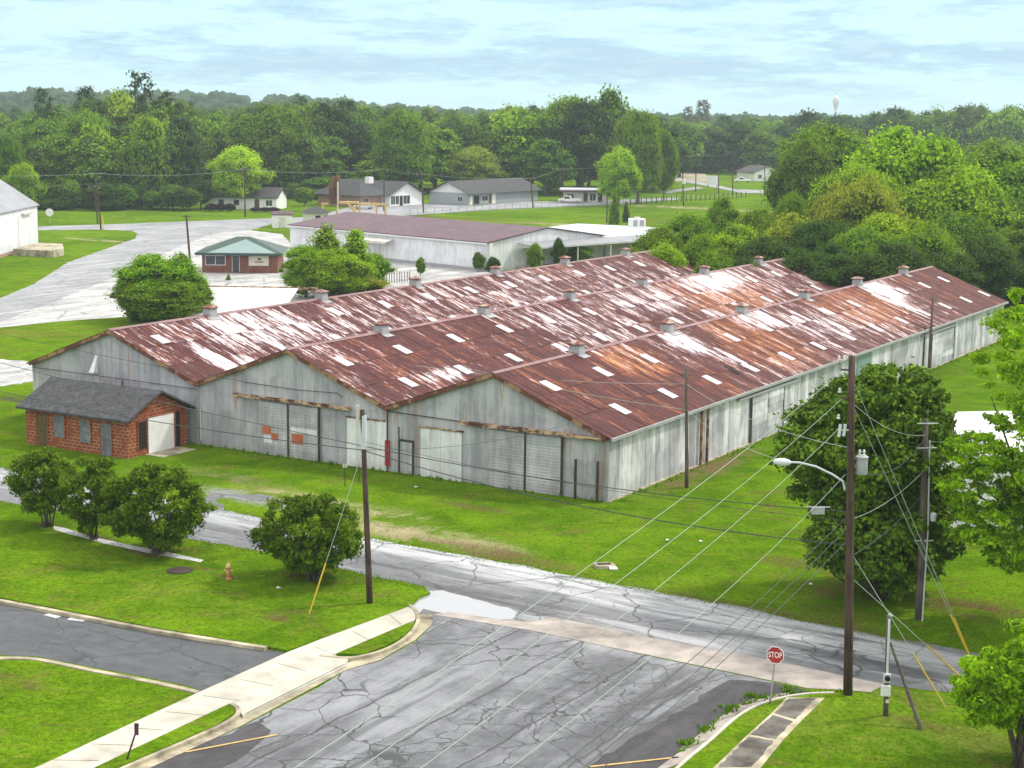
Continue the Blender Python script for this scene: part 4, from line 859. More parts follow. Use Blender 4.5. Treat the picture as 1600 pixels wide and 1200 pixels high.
# forest rows: distance, x range, row of tree tops, spacing in px
top_prof=[(-100,190),(0,195),(60,175),(120,165),(180,165),(260,170),(330,180),(420,170),(520,168),(600,180),(680,185),(760,190),(850,178),(930,165),(1000,185),(1060,205),(1150,200),(1230,195),(1320,190),(1420,185),(1500,180),(1600,175),(1700,170)]
def prof(px):
    for (a,y0),(b,y1) in zip(top_prof,top_prof[1:]):
        if a<=px<=b: return y0+(y1-y0)*(px-a)/(b-a)
    return 180
rows=[(375,-60,640,42,-36,62),(400,-60,880,40,-14,66),(440,-80,1060,40,4,66),(500,-60,1100,38,10,58),(585,600,1080,36,6,54),(640,-60,1280,34,12,50),(720,-60,1700,32,8,46),(830,-60,1700,30,2,40),(960,-60,1700,28,-6,36)]
for ri,(D,xa,xb,sp,dy,wp) in enumerate(rows):
    px=xa+random.uniform(0,sp)
    while px<xb:
        y=prof(px)-dy+random.gauss(0,9); 
        if ri==0: y=prof(px)+42+random.gauss(0,14)
        elif ri==1: y=prof(px)+18+random.gauss(0,12)
        elif ri==2: y=prof(px)+2+random.gauss(0,9)
        elif ri==3: y=prof(px)-2+random.gauss(0,7)
        else: y=prof(px)-6+random.gauss(0,6)
        if D>600: y=max(y,168)
        skip = (ri<=3 and 1045<px<1250) or (ri==1 and 640<px<700)
        if not skip:
            c=random.choices([MID,DRK,BRT,MG,DEEP,BLU],[5,3,1.8,4,.8,1.2] if ri<4 else [5,3,1,3,1,2])[0]
            key='f%d'%random.randint(0,5); w=wp*random.uniform(1.1,1.9); Dd=max(D,462+6*ri) if px>300 else D
            tree_px(key,px,y,Dd+random.uniform(-16,16),w,c,'forest_tree','%s broad tree in the wood %s'%(cname[c],wtxt(px)),'wood of broad trees behind the town')
        px+=sp*random.uniform(.7,1.35)
# understory edge along the foot of the wood
for px in range(-40,560,13):
    if 315<px<445: continue
    tree_px('f%d'%random.randint(0,5),px+random.uniform(-8,8),300+random.uniform(-26,14),(368 if px<320 else 425)+random.uniform(-5,8),44*random.uniform(.7,1.5),random.choice([MID,MG,DRK]),'forest_edge_shrub','leafy shrub at the foot of the wood %s'%wtxt(px),'shrubs along the foot of the wood','shrub')
for px in range(1040,1270,11): tree_px('f%d'%random.randint(0,5),px+random.uniform(-5,5),255+random.uniform(-18,10),650+random.uniform(-10,25),44*random.uniform(.8,1.4),random.choice([MID,DRK,BLU]),'forest_edge_shrub','leafy shrub at the foot of the wood %s'%wtxt(px),'shrubs along the foot of the wood','shrub')
# tall pines that stand out
for px,y,D,w,c,lab in [(222,117,420,84,DEEP,'tallest dark pine with ragged crown on the left skyline'),(258,146,430,60,DEEP,'dark pine right of the tallest ragged pine'),(132,138,470,52,DEEP,'dark pine with leaning top on the left skyline'),(68,142,440,56,DEEP,'dark flat topped pine above the white warehouse'),(292,160,470,44,DRK,'shorter dark pine beside the grey hazy hill'),(470,150,520,40,BLU,'blue green pine group top above the gabled shop'),(1098,158,900,40,BRN,'brown crowned pine sticking above the far skyline'),(1075,168,880,30,BRN,'small brown pine left of the brown crowned pine'),(1165,176,860,24,DRK,'dark pine on the skyline above the white bungalow'),(545,158,560,26,DRK,'dark pine on the skyline between two green crowns')]:
    tree_px('p%d'%random.randint(0,1),px,y,D,w,c,'pine_tree',lab)
# individual trees that read on their own
tree_px('m0',372,229,376,94,LIM,'round_tree','bright green full tree standing before the white cottage')
tree_px('m1',475,293,390,27,MG,'round_tree','small egg shaped green tree beside the rusty plant')
tree_px('m2',740,231,458,74,(.20,.30,.03),'round_tree','pale lime domed tree behind the long grey building')
tree_px('m3',968,233,405,70,LIM,'round_tree','lime green rounded tree right of the flat roofed shop')
tree_px('m0',905,152,470,130,MG,'oak_tree','largest spreading green oak behind the flat roofed shop')
tree_px('m1',1000,176,420,70,MG,'oak_tree','tall open green oak beside the lime green tree')
tree_px('m2',1040,205,430,44,MG,'oak_tree','right hand green oak with low limbs by the driveway')
tree_px('m3',425,168,432,130,MID,'oak_tree','broad dense oak directly behind the white cottage')
tree_px('m2',630,175,440,90,MG,'oak_tree','spreading green oak behind the gabled shop')
tree_px('m1',140,175,400,110,MG,'oak_tree','broad fresh green oak beyond the utility poles at left')
tree_px('m0',35,255,330,60,BRT,'round_tree','bright tree peeping out behind the tall white warehouse roof')
tree_px('m1',5,215,345,70,MID,'round_tree','green tree behind the left edge warehouse ridge')
# right hand mass behind the warehouse
R_mass=[(1420,196,232,165,BRT,'m0','large bright yellow green tree crowning the right wood'),(1290,190,300,104,MG,'m1','big green tree left of the bright yellow green tree'),(1258,215,285,62,MID,'m2','narrower green tree at the left end of the right wood'),(1345,255,222,100,BRT,'m2','bright green lower shoulder tree before the crowning tree'),(1500,262,215,120,BRT,'m3','bright green bush tree under the crowning tree at right'),(1560,215,300,120,MG,'m1','rounded green tree at the right skyline'),(1605,250,230,110,MG,'m0','green tree cut by the right edge of the photo'),(1355,272,205,96,OLV,'m1','olive yellow spreading tree above the kudzu mass'),(1310,288,215,60,OLV,'m3','small olive tree at the left of the olive yellow tree'),
(1238,296,225,46,MG,'m0','dark rounded bush tree before the white bungalow'),(1185,322,215,56,MG,'m2','green bush tree left of the olive tree'),(1130,308,228,48,MG,'m3','small green bush tree near the fence end'),(1080,330,205,60,MG,'m1','green bush behind the middle roof ridge'),(1030,350,200,60,MG,'m2','green bush beside the dock'),(1245,330,200,80,OLV,'m0','olive green mound behind the middle gable'),(1290,340,195,80,DRK,'m1','dark green mound right of the olive green mound'),(1150,350,190,70,BRT,'m3','bright leafed mound behind the middle ridge'),(1100,360,188,64,MG,'m0','green mound just behind the middle ridge vent'),(1200,365,182,76,DRK,'m2','dark mound directly behind the middle gable peak'),(1040,378,185,60,BRT,'m3','light green mound behind the left gable peak'),(995,388,184,44,MG,'m1','low green bush left of the left gable peak'),(1400,330,190,100,BRT,'m0','bright bushy tree over the right gable peak'),(1450,345,182,90,MG,'m1','green bushy tree beside the bright bushy tree'),(1350,352,182,80,MG,'m2','green mound above the third roof'),(1300,378,178,80,DRK,'m3','dark kudzu mound left of the right ridge vents'),(1250,385,176,60,DRK,'m0','dark low mound between the middle and right gables'),(1395,378,176,80,DRK,'m3','dark mound just behind the right ridge vents'),(1500,330,195,90,MID,'m2','mid green tree right of the right gable peak'),(1560,310,215,90,DRK,'m0','dark green tree near the right edge'),(1540,365,188,80,DRK,'m1','dark drooping tree beside the warehouse far corner'),(1600,340,200,80,MID,'m3','green tree at the right edge behind the far corner'),(1480,385,178,70,DRK,'m0','dark bush behind the last stretch of roof'),(1590,400,190,60,DEEP,'m2','very dark bush beyond the warehouse far corner'),(1650,300,220,100,MID,'m1','tree just beyond the right edge of the wood'),(1120,392,172,60,MG,'m2','low green bush between the left and middle gables'),(1165,398,172,50,DRK,'m1','low dark bush left of the middle gable peak')]
for px,y,D,w,c,k,lab in R_mass: tree_px(k,px,y+6,D,w*1.5,c,'wood_tree',lab,'dense trees behind the warehouse')
# yard trees
def tp(key,bx,by,ytop,wpx,col,name,lab,group=None,cat='tree',trunk=True):
    b=G(bx,by); h=up(b,ytop); return put_tree(key,b,h,wpx*b.y/CF,tint(col,.04),name,lab,cat,group,trunk=trunk)
tp('m0',255,502,398,132,(.135,.255,.006),'yard_tree','bushy bright tree left of the leaning brown pole'); tp('c0',225,500,402,80,MG,'yard_tree','left spiky sprout of the bushy bright tree'); tp('c1',285,500,396,84,MG,'yard_tree','right spiky sprout of the bushy bright tree'); tp('m1',255,506,436,138,MG,'yard_tree','low leafy skirt under the bushy bright tree'); tp('m2',215,500,415,70,MG,'yard_tree','left lobe of greenery beside the bushy bright tree')
tp('m3',305,500,432,56,MG,'yard_tree','small green bush tree right of the leaning brown pole')
tp('c0',510,462,352,92,MG,'conical_tree','pointed green tree before the white metal building'); tp('c1',556,458,358,92,BRT,'conical_tree','second pointed green tree before the white metal building')
tp('m1',478,465,384,76,BRT,'yard_tree','dark green bush tree beside the brick office'); tp('m3',525,468,392,84,BRT,'yard_tree','yellow green bush in the middle of the tree clump'); tp('m0',580,452,396,66,MG,'yard_tree','dark green bush at the right of the tree clump')
tp('m2',560,462,432,90,OLV,'shrub','low arching olive shrub behind the left ridge',cat='shrub')
for bx,by,yt,w,c,lab in [(657,432,402,16,MG,'thin green sapling beside the left ridge'),(747,425,395,20,MID,'small shrub by the white metal building corner'),(836,428,380,30,MG,'vine covered shrub by the first dock door'),(872,424,372,22,DRK,'dark vine climbing the second dock post'),(905,418,384,40,MG,'arching shrub by the last dock door'),(960,352,295,20,MG,'slim young tree beside the dark post'),(978,348,315,14,DRK,'second slim dark young tree near the cooling unit'),(357,438,428,8,MG,'tiny weed clump on the pale concrete'),(770,432,402,24,DRK,'brown green bush beside the white building corner'),(915,372,360,20,MG,'weeds on the dock roof edge'),(1480,535,520,26,OLV,'olive weeds growing at the warehouse side')]:
    tp('c1' if w<15 or yt<300 else 'm%d'%(bx%4),bx,by,yt,w,c,'shrub',lab,cat='shrub')
# purple hedge by the cottage
for px in (330,345,358,400,415,428): tp('m%d'%random.randint(0,3),px,331,318 if px<380 else 324,20,(.035,.022,.03),'hedge_shrub','dark purple shrub in front of the white cottage','purple shrubs before the cottage',cat='shrub')

# near trees, each built for itself
def near_tree(name,label,bx,by,lobes,per,leaf,col,trunks,glossy=False,group=None,cat='tree',seed=1,**kw):
    b=G(bx,by,LZ if by>780 and not 1180<bx<1560 or by>1080 else 0); root=empty(name,b,0,label,cat,group)
    L=[]
    for (px,py,rp,dd,*rest) in lobes:
        D=b.y+dd; q=PD(px,py,D)-b; s=rp*D/CF; L.append(((q.x,q.y,q.z),(s,s,s*(rest[0] if rest else .8))))
    me=leafmesh(L,per,leaf,seed,**kw); c=bpy.data.objects.new('crown',me); C.objects.link(c); c.parent=root; c.color=(*col,1)
    if glossy: me.materials[0]=M['leafglossy']
    m=MB(); r=np.random.default_rng(seed)
    for (r0,n,zs) in trunks:
        for k in range(n):
            l=L[int(r.integers(len(L)))] if n>1 else L[-1]; s=Vector((r.uniform(-.12,.12)*n**.5*.6,r.uniform(-.12,.12)*n**.5*.6,-.1)); e=Vector(l[0]); mid=Vector((s.x+e.x*.32,s.y+e.y*.32,zs)); m.path([s,s*.6+mid*.4+Vector((0,0,.1)),mid,e*.85+mid*.15],[r0*1.2,r0,r0*.8,r0*.25],6)
    t=m.build('trunk',M['bark'],root,smooth=True); return root
def clumps(cx,cy,w,h,n,rp,seed,depth,flat_=.8,shape='round'):
    r=np.random.default_rng(seed); o=[]
    for i in range(n):
        while True:
            a,b_,c_=r.uniform(-1,1,3)
            if .35<a*a+b_*b_+c_*c_<1: break
        if shape=='vase': a*=.62+.38*max(0,min(1,(1-b_)/1.0))
        o.append((cx+a*(w/2-rp*.6),cy+b_*(h/2-rp*.6),rp*r.uniform(.6,1.25),c_*depth,flat_*r.uniform(.8,1.1)))
    return o
MY=(.085,.155,.006)
near_tree('crape_myrtle','leftmost round topped dark crape myrtle on the left lawn',75,823,clumps(65,756,122,116,80,10,11,1.6,shape='vase'),260,.15,MY,[(.05,9,1.3)],seed=11,core=.30,jit=.6,aspect=2.0,group='crape myrtles on the left lawn')
near_tree('crape_myrtle','second dark crape myrtle from the left on the left lawn',146,842,clumps(140,775,108,128,84,10,12,1.6,shape='vase'),260,.15,MY,[(.05,9,1.4)],seed=12,core=.30,jit=.6,aspect=2.0,group='crape myrtles on the left lawn')
near_tree('crape_myrtle','widest dark crape myrtle right of the other two on the left lawn',245,865,clumps(242,793,190,138,165,10.5,13,2.5,shape='vase'),260,.15,MY,[(.055,14,1.4)],seed=13,core=.30,jit=.6,aspect=2.0,group='crape myrtles on the left lawn')
near_tree('crape_myrtle','dark round crape myrtle beside the bare pole, nearest the road corner',487,906,clumps(486,835,190,134,150,10.5,14,2.4,shape='vase'),260,.15,(.080,.148,.006),[(.055,12,1.2)],seed=14,core=.30,jit=.6,aspect=2.0,group='crape myrtles on the left lawn')
mg=clumps(1358,705,300,236,250,18,21,4.2)+clumps(1378,835,256,204,210,18,22,3.8)+clumps(1385,622,180,116,80,15,23,2.4)+clumps(1440,640,110,120,30,14,24,1.5)+[(1365,700,70,0,1.2),(1378,830,62,0,1.2)]
near_tree('magnolia_tree','huge dark glossy magnolia with foliage to the ground behind the tall pole',1370,935,mg,260,.20,(.075,.145,.008),[(.25,5,1.5)],glossy=True,seed=21,core=.55,jit=.5,inner=.3)
# light green tree reaching in from the right edge
lt=[]; rr=np.random.default_rng(31)
for (cx,cy,w,h,n,rp,dp_) in [(1560,560,90,150,14,17,1.5),(1590,500,70,110,10,16,1.5),(1540,720,120,90,20,15,2.0),(1500,760,100,90,22,13,1.4),(1515,700,90,70,16,13,1.2),(1540,770,120,110,26,15,2.4),(1560,830,130,110,26,15,2.6),(1575,655,80,50,10,13,1.5),(1530,820,130,90,20,15,2.2),(1580,870,110,90,18,16,2.2),(1585,760,90,120,12,16,2),(1640,700,160,420,50,30,4),(1700,600,200,300,40,34,4)]:
    for a in clumps(cx,cy,w,h,n,rp,int(rr.integers(1e6)),dp_,.55): lt.append(a)
near_tree('willow_oak','light green open crowned tree reaching in from the right edge',1680,985,lt,290,.17,(.165,.31,.006),[(.3,1,3.0),(.10,16,4.2)],seed=31,core=.0,jit=.5,inner=.4,aspect=2.2)
br=clumps(1560,1075,150,170,46,18,41,2.0,.6)+clumps(1630,1050,160,220,30,24,42,2.5,.6)
near_tree('young_oak','bright green young tree in the bottom right corner',1592,1200,br,420,.16,(.16,.31,.005),[(.11,1,1.6),(.05,10,1.6)],seed=41,core=.35,jit=.35,aspect=2.0)
# far wood on the rising land: one mass
def far_wood():
    r=np.random.default_rng(55); lob=[]
    for i in range(1300):
        D=r.uniform(1000,1900); x=r.uniform(-.42,.42)*D; z=hill(x,D); h=r.uniform(11,19) if x<-50 else r.uniform(13,20); s=r.uniform(5,9)
        lob.append(((x,D,z+h-s*.7),(s,s,s*.9)))
    me=None; V=[];F=[];bm=bmesh.new(); bmesh.ops.create_icosphere(bm,subdivisions=3,radius=1); bv=np.array([v.co[:] for v in bm.verts]); bf=np.array([[v.index for v in f.verts] for f in bm.faces]); bm.free(); o=0
    for c,s in lob:
        k=1+r.normal(0,.13,len(bv)); v=np.array(c)+bv*np.array(s)*k[:,None]; V.append(v); F.append(bf+o); o+=len(bv)
    V=np.concatenate(V);F=np.concatenate(F); me=bpy.data.meshes.new('far_wood'); me.vertices.add(len(V)); me.vertices.foreach_set('co',V.astype(np.float32).ravel()); me.loops.add(F.size); me.loops.foreach_set('vertex_index',F.astype(np.int32).ravel()); me.polygons.add(len(F)); me.polygons.foreach_set('loop_start',(np.arange(len(F))*3).astype(np.int32)); me.polygons.foreach_set('loop_total',np.full(len(F),3,np.int32)); me.update(calc_edges=True)
    at=me.attributes.new('rnd','FLOAT','FACE'); at.data.foreach_set('value',r.uniform(.2,.8,len(F)).astype(np.float32)); me.materials.append(M['leaf'])
    o=bpy.data.objects.new('far_wood',me); C.objects.link(o); o.color=(.035,.07,.025,1); tag(o,'hazy grey green wood covering the far land along the skyline','wood',kind='stuff')
far_wood()

# ---------------- poles and wires ----------------
def pole(name,label,base,h,r0=.16,top=None,m='pole',cat='utility pole'):
    """base vector; top offset gives the lean"""
    r=empty(name,base,0,label,cat); t=Vector(top) if top is not None else Vector((0,0,h))
    mb=MB(); pts=[t*(k/6) for k in range(7)]; pts[0]=Vector((0,0,-.3)); mb.path(pts,[r0*(1-.32*k/6) for k in range(7)],12); mb.build('shaft',M[m],r,smooth=True); return r
def lean(base,px,py):   # top offset so that the pole top falls on the pixel, at the base's depth
    q=PD(px,py,base.y); return q-base
bC=G(1325,1085,LZ); tC=lean(bC,1331,556)
pc=pole('utility_pole','tallest brown wooden pole with transformer and street lamp arm',bC,0,.18,tC)
def onp(b,t,py):    # point on a leaning pole at image row py
    lo,hi=0,1
    for _ in range(40):
        m=(lo+hi)/2; q=b+t*m-Vector((0,0,CH)); y=600-CF*q.dot(cU)/q.dot(cF)
        if y>py: lo=m
        else: hi=m
    return b+t*lo
def pl(px,py,dy=0): return PD(px,py,bC.y+dy)-bC
for py in (578,622,664):
    q=onp(bC,tC,py)-bC
    b=MB(); b.tube(q+Vector((-.1,0,0)),q+Vector((-.42,-.1,.02)),.035); ins=b.build('insulator_bracket',M['steel_dark'],pc)
    b=MB(); 
    for j in range(3): b.lathe([(.03,0),(.085,.02),(.03,.05)],q+Vector((-.18-.09*j,-.05,-.03)),10)
    b.build('insulator',flat('brown_porcelain',(.10,.02,.02),.25,.1),ins)
for px,py in ((1311,560),(1319,560),(1312,610),(1310,651)): q=pl(px,py,-.05); MB().lathe([(.02,-.1),(.07,-.08),(.07,-.02),(.03,0),(.06,.05),(.02,.1)],q,8).build('insulator',M['offwhite'],pc)
q=pl(1311,672,-.1); co=MB().tube(q+Vector((0,0,-.25)),q+Vector((.05,0,.22)),.06).tube(q+Vector((.18,0,-.22)),q+Vector((.22,0,.22)),.06).tube(q+Vector((.05,0,0)),q+Vector((.5,.05,0)),.03).build('fuse_cutout',M['lightgrey'],pc)
q=pl(1346,741,.05); tr=MB().lathe([(.20,0),(.22,.03),(.22,.62),(.24,.64),(.24,.68),(.12,.74)],q,18).build('transformer',M['galv'],pc)
tb=MB(); 
for dx in (-.1,.06): tb.lathe([(.05,.7),(.06,.76),(.03,.8),(.06,.86),(.025,.95)],q+Vector((dx,0,0)),8)
tb.build('bushing',M['lightgrey'],tr); MB().box(q.x-.45,q.x-.15,q.y-.05,q.y+.05,q.z+.15,q.z+.22).box(q.x-.45,q.x-.15,q.y-.05,q.y+.05,q.z+.5,q.z+.57).build('bracket',M['steel_dark'],tr)
arm=[pl(1320,765),pl(1317,752),pl(1300,741),pl(1275,729),pl(1250,723),pl(1232,722)]
la=MB().path(arm,.04,8).build('lamp_arm',M['cond'],pc)
q=pl(1220,722); a=pl(1236,723); hd=MB(); 
for i in range(1): 
    n=10; P_=[]; 
    for t_,rr_ in ((0,.05),(.12,.11),(.35,.15),(.7,.14),(.95,.08),(1,.02)): P_.append((a*(1-t_)+pl(1208,721)*t_,rr_))
    hd.path([p for p,_ in P_],[r_ for _,r_ in P_],12)
hd.build('lamp_head',M['lightgrey'],la,smooth=True)
MB().path([pl(1325,690),pl(1323,900),pl(1321,1000)],.018,6).build('ground_wire',M['cond'],pc)
q=pl(1278,798); 
ub=MB().box(q.x-.22,q.x+.22,q.y-.1,q.y+.1,q.z-.12,q.z+.12); o_=ub.build('cable_box',M['galv'],None,loc=bC+q); 
bpy.data.objects.remove(o_)
cbx=MB().box(-.24,.24,-.1,.1,-.12,.14).tube((-.45,0,.14),(.45,0,.14),.03); o_=cbx.build('splice_box',M['galv']); o_.location=bC+q; tag(o_,'small grey splice box hanging on the cable left of the tallest pole','cable box')
# left bare pole
bL=G(578,942,LZ); tL=lean(bL,566,640); plf=pole('utility_pole','bare leaning pole with pale split top beside the crape myrtle',bL,0,.15,tL)
MB().box(-.1,.05,-.06,.06,0,.9).build('top_board',M['cream'],plf).location=tL+Vector((-.18,0,-.7))
MB().lathe([(.135,0),(.125,1.5)],(0,0,0),12).build('weathered_top',M['cond'],plf).location=tL*.8
# right pole
bR=G(1435,968); tR=lean(bR,1447,655); prp=pole('utility_pole','grey pole with pale conduit in front of the magnolia',bR,0,.17,tR,'pole_grey')
MB().path([Vector((.12,-.2,0)),tR*.45+Vector((.22,-.2,0)),tR*.9+Vector((.15,-.2,0))],.035,8).build('conduit',M['cond'],prp)
for f_ in (.98,.86,.40): q=tR*f_; MB().tube(q+Vector((-.4,-.1,0)),q+Vector((.5,-.1,.02)),.03).build('crossarm_bracket',M['cond'],prp)
MB().lathe([(.12,0),(.14,.08),(.14,.3),(.1,.36)],tR*.5+Vector((.45,-.1,0)),10).build('small_can',M['lightgrey'],prp)
# meter pole with brace
bM=G(1384,1118,LZ); tM=lean(bM,1388,962); mp=pole('meter_pole','short pole with electric meter and white box on the right lawn',bM,0,.10,tM,'pole_grey','meter pole')
def ml(px,py,dy=-.12): return PD(px,py,bM.y+dy)-bM
MB().path([ml(1386,1056),ml(1388.5,1000),ml(1389.5,968)],.045,8).build('conduit',M['lightgrey'],mp)
q=ml(1386,1059,-.2); mt_=MB().box(q.x-.13,q.x+.13,q.y-.05,q.y+.06,q.z-.18,q.z+.15).build('meter_base',M['lightgrey'],mp)
mm=MB(); mm.tube(q+Vector((0,-.05,0)),q+Vector((0,-.16,0)),.10,.09,14); mm.build('meter_dial',M['hole'],mt_)
q=ml(1384,1079,-.2); MB().box(q.x-.17,q.x+.17,q.y-.06,q.y+.06,q.z-.20,q.z+.18).build('breaker_box',M['white'],mp)
q=ml(1385,1096,-.14); MB().box(q.x-.02,q.x+.08,q.y-.01,q.y+.01,q.z-.06,q.z+.06).build('tag',M['white'],mp)
bt=G(1441,1140,LZ); MB().path([ml(1391,1004,0),bt-bM+Vector((0,0,-.1))],[.05,.08],8).build('push_brace',M['pole_grey'],mp)
q=ml(1388,962,0); MB().path([q,q+Vector((0,-.1,.12)),q+Vector((.12,-.15,.02))],.03,6).build('weather_head',M['cond'],mp)
# pole beside the warehouse
bT=G(1073,762); tT=lean(bT,1072.5,575); ptp=pole('utility_pole','slim pole standing near the warehouse front right corner',bT,0,.12,tT,'pole_grey')
MB().tube(tT+Vector((-.3,0,-.4)),tT+Vector((.3,0,-.4)),.04).build('crossarm',M['pole_grey'],ptp)
bU=wl(1.6,63.3); bU=G(1451,581); tU=lean(bU,1458,462); pup=pole('utility_pole','pale slim pole by the second side door of the warehouse',bU,0,.13,tU,'pole_grey'); MB().tube(tU*.95+Vector((-.3,0,0)),tU*.95+Vector((.3,0,0)),.04).build('crossarm',M['pole_grey'],pup)
# leaning brown pole left by the bush
bB=G(302,468); tB=lean(bB,291,336); pbp=pole('utility_pole','leaning dark brown pole in front of the bushy bright tree',bB,0,.16,tB); MB().tube(tB*.98+Vector((-.4,0,0)),tB*.98+Vector((.5,0,0)),.05).build('crossarm',M['pole'],pbp)
far=[(158,359,149,268,'twin dark pole with yellow base at the far left road'),(153,350,147,290,'second twin pole behind the one with yellow base'),(569,372,570,355,'short dark pole rising over the white metal building'),(662,333,658,270,'far dark pole right of the gabled shop'),(833,325,829,277,'leaning dark pole in front of the grey building'),(948,348,949,300,'dark post left of the slim young tree'),(875,314,875,262,'thin pole behind the white pickup'),(383,339,382,262,'thin pole in front of the white cottage'),(1068,322,1066,240,'far pole with grey transformer right of the fence'),(1087,299,1088,240,'double topped far pole by the driveway'),(1145,305,1144,237,'far pole right of the driveway'),(1195,304,1195,258,'slim far pole before the white bungalow'),(1038,294,1039,252,'short far pole at the foot of the oak'),(600,330,600,262,'thin far pole above the gabled shop roof'),(1123,302,1122,255,'thin far pole between two driveway poles')]
fp={}
for i,(bx,by,tx,ty,lab) in enumerate(far):
    b=G(bx,by); t=lean(b,tx,ty); o=pole('utility_pole',lab,b,0,.17 if by<340 else .15,t); fp[i]=(b,t)
    if by<340 or i<2:
        MB().box(-1.1,1.1,-.06,.06,-.55,-.43).build('crossarm',M['pole'],o).location=t
        MB().lathe([(.06,0),(.08,.1),(.03,.2)],(-.9,0,-.43),6).lathe([(.06,0),(.08,.1),(.03,.2)],(.9,0,-.43),6).build('insulator',M['cond'],o).location=t
    if i==8: MB().lathe([(.3,0),(.45,.05),(.45,1.1),(.3,1.2)],(.1,-.6,0),12).build('transformer',M['lightgrey'],o).location=t*.42
    if i==0: MB().tube((.5,-.3,-.1),(.3,-.1,2.6),.10).build('guy_guard',M['yellow'],o)
    if i==9: MB().box(-1.8,1.8,-.06,.06,-2.2,-2.05).box(-1.6,1.6,-.06,.06,-1.0,-.88).build('crossarm',M['pole_grey'],o).location=t
# next pole of the line, towards the viewer and below the frame
bN=Vector((-4.2,22.5,0)); pN=pole('utility_pole','next pole of the line in the foreground outside the frame',bN,0,.19,(0,0,12.2))
def wire(p0,p1,sag,r,m,label,group='overhead wires',name='overhead_wire',cat='wire'):
    p0=Vector(p0);p1=Vector(p1); n=22; pts=[]
    for i in range(n+1):
        t=i/n; pts.append(p0.lerp(p1,t)-Vector((0,0,sag*4*t*(1-t))))
    mb=MB(); mb.path([p-p0 for p in pts],r,5); o=mb.build(name,M[m]); o.location=p0; return tag(o,label,cat,group)
ec=['topmost','second','third','fourth','fifth','sixth','lowest']
for i,(py,h,sag,m,dx) in enumerate([(578,12.0,.35,'wire',-.35),(622,11.3,.4,'wire',-.35),(664,10.6,.5,'wire',-.35),(740,9.6,.7,'wire',-.2),(807,8.9,.5,'wiredk',-.15),(825,8.4,.5,'wiredk',-.15),(845,8.0,.45,'wiredk',-.15)]):
    p=onp(bC,tC,py)+Vector((dx,-.1,0)); wire(p,bN+Vector((0,0,h)),sag,.0075 if m=='wire' else .011,m,'%s %s wire from the tallest pole toward the lower left'%(ec[i],'pale' if m=='wire' else 'dark'))
# across the front
wire(PD(-330,470,118),onp(bL,tL,697),.5,.020,'wiredk','upper dark cable crossing the brick shed to the bare leaning pole')
wire(PD(-330,520,112),onp(bL,tL,702)+Vector((0,-.1,-.02)),.9,.022,'wiredk','lower dark cable crossing the brick shed to the bare leaning pole')
wire(onp(bL,tL,697),onp(bC,tC,800),.35,.020,'wiredk','upper dark cable from the bare leaning pole to the tallest pole')
wire(onp(bL,tL,704),onp(bC,tC,852),.55,.022,'wiredk','lower dark cable from the bare leaning pole to the tallest pole')
wire(onp(bL,tL,690),onp(bC,tC,815)+Vector((0,.1,0)),.35,.010,'wiredk','thin dark cable between the bare leaning pole and the tallest pole')
wire(PD(-330,440,116),wl(-26.5,-.2,4.6),.4,.014,'wiredk','dark service cable running to the middle gable wall')
wire(onp(bL,tL,703)+Vector((.1,0,0)),onp(bT,tT,585),1.2,.012,'wiredk','thin cable sagging from the bare leaning pole to the slim pole')
wire(onp(bT,tT,600),wl(-14.6,2.0,6.4),.3,.012,'wire','pale wire over the right roof slope to the slim pole, upper')
wire(onp(bT,tT,640),wl(-9.3,.4,6.8),.2,.012,'wire','pale wire over the right roof slope to the slim pole, lower')
wire(onp(bT,tT,600),onp(bC,tC,700),.5,.012,'wire','pale wire from the slim pole to the tallest pole')
wire(onp(bT,tT,640),pl(1232,722)+bC,.4,.010,'wire','pale wire from the slim pole to the street lamp')
wire(onp(bC,tC,628),onp(bR,tR,680),.4,.014,'wire','upper wire from the tallest pole to the grey pole')
wire(onp(bC,tC,735)+Vector((.3,0,0)),onp(bR,tR,684),.7,.016,'wiredk','sagging dark wire from the transformer to the grey pole')
wire(onp(bC,tC,870),onp(bR,tR,770),.3,.018,'wiredk','lower dark cable from the tallest pole to the grey pole')
wire(onp(bC,tC,812),onp(bR,tR,735),.3,.010,'wire','thin wire from the tallest pole to the grey pole')
wire(onp(bR,tR,690),G(1700,640,8),.5,.014,'wire','wire running right from the grey pole out of the frame')
wire(PD(-330,555,150),onp(bB,tB,470)+Vector((0,0,3)),.5,.014,'wire','pale wire crossing the bushy bright tree at the left ridge')
# far lines
def fq(i,f=.97): b,t=fp[i]; return b+t*f
wire(PD(-80,272,fq(0).y-20),fq(0),.4,.022,'wire','far wire from the left edge to the twin pole'); wire(fq(0),fq(7),.8,.022,'wire','far wire from the twin pole to the cottage pole'); wire(fq(7),fq(13),.8,.022,'wire','far wire from the cottage pole to the shop pole'); wire(fq(13),fq(3),.3,.022,'wire','far wire above the gabled shop roof'); wire(fq(3),fq(4),.5,.022,'wire','far wire above the grey building'); wire(fq(4),fq(6),.3,.022,'wire','far wire right of the grey building'); wire(fq(6),fq(8),.9,.022,'wire','far wire above the flat roofed shop'); wire(fq(8),fq(9),.4,.022,'wire','far wire between driveway poles'); wire(fq(9),fq(10),.6,.022,'wire','far wire right of the double topped pole'); wire(fq(10),fq(11),.5,.022,'wire','far wire toward the white bungalow')
wire(PD(-80,292,fq(0).y-20),fq(0,.8),.4,.02,'wiredk','lower far cable from the left edge to the twin pole'); wire(fq(0,.8),fq(7,.8),1.2,.02,'wiredk','lower far cable from the twin pole to the cottage pole')
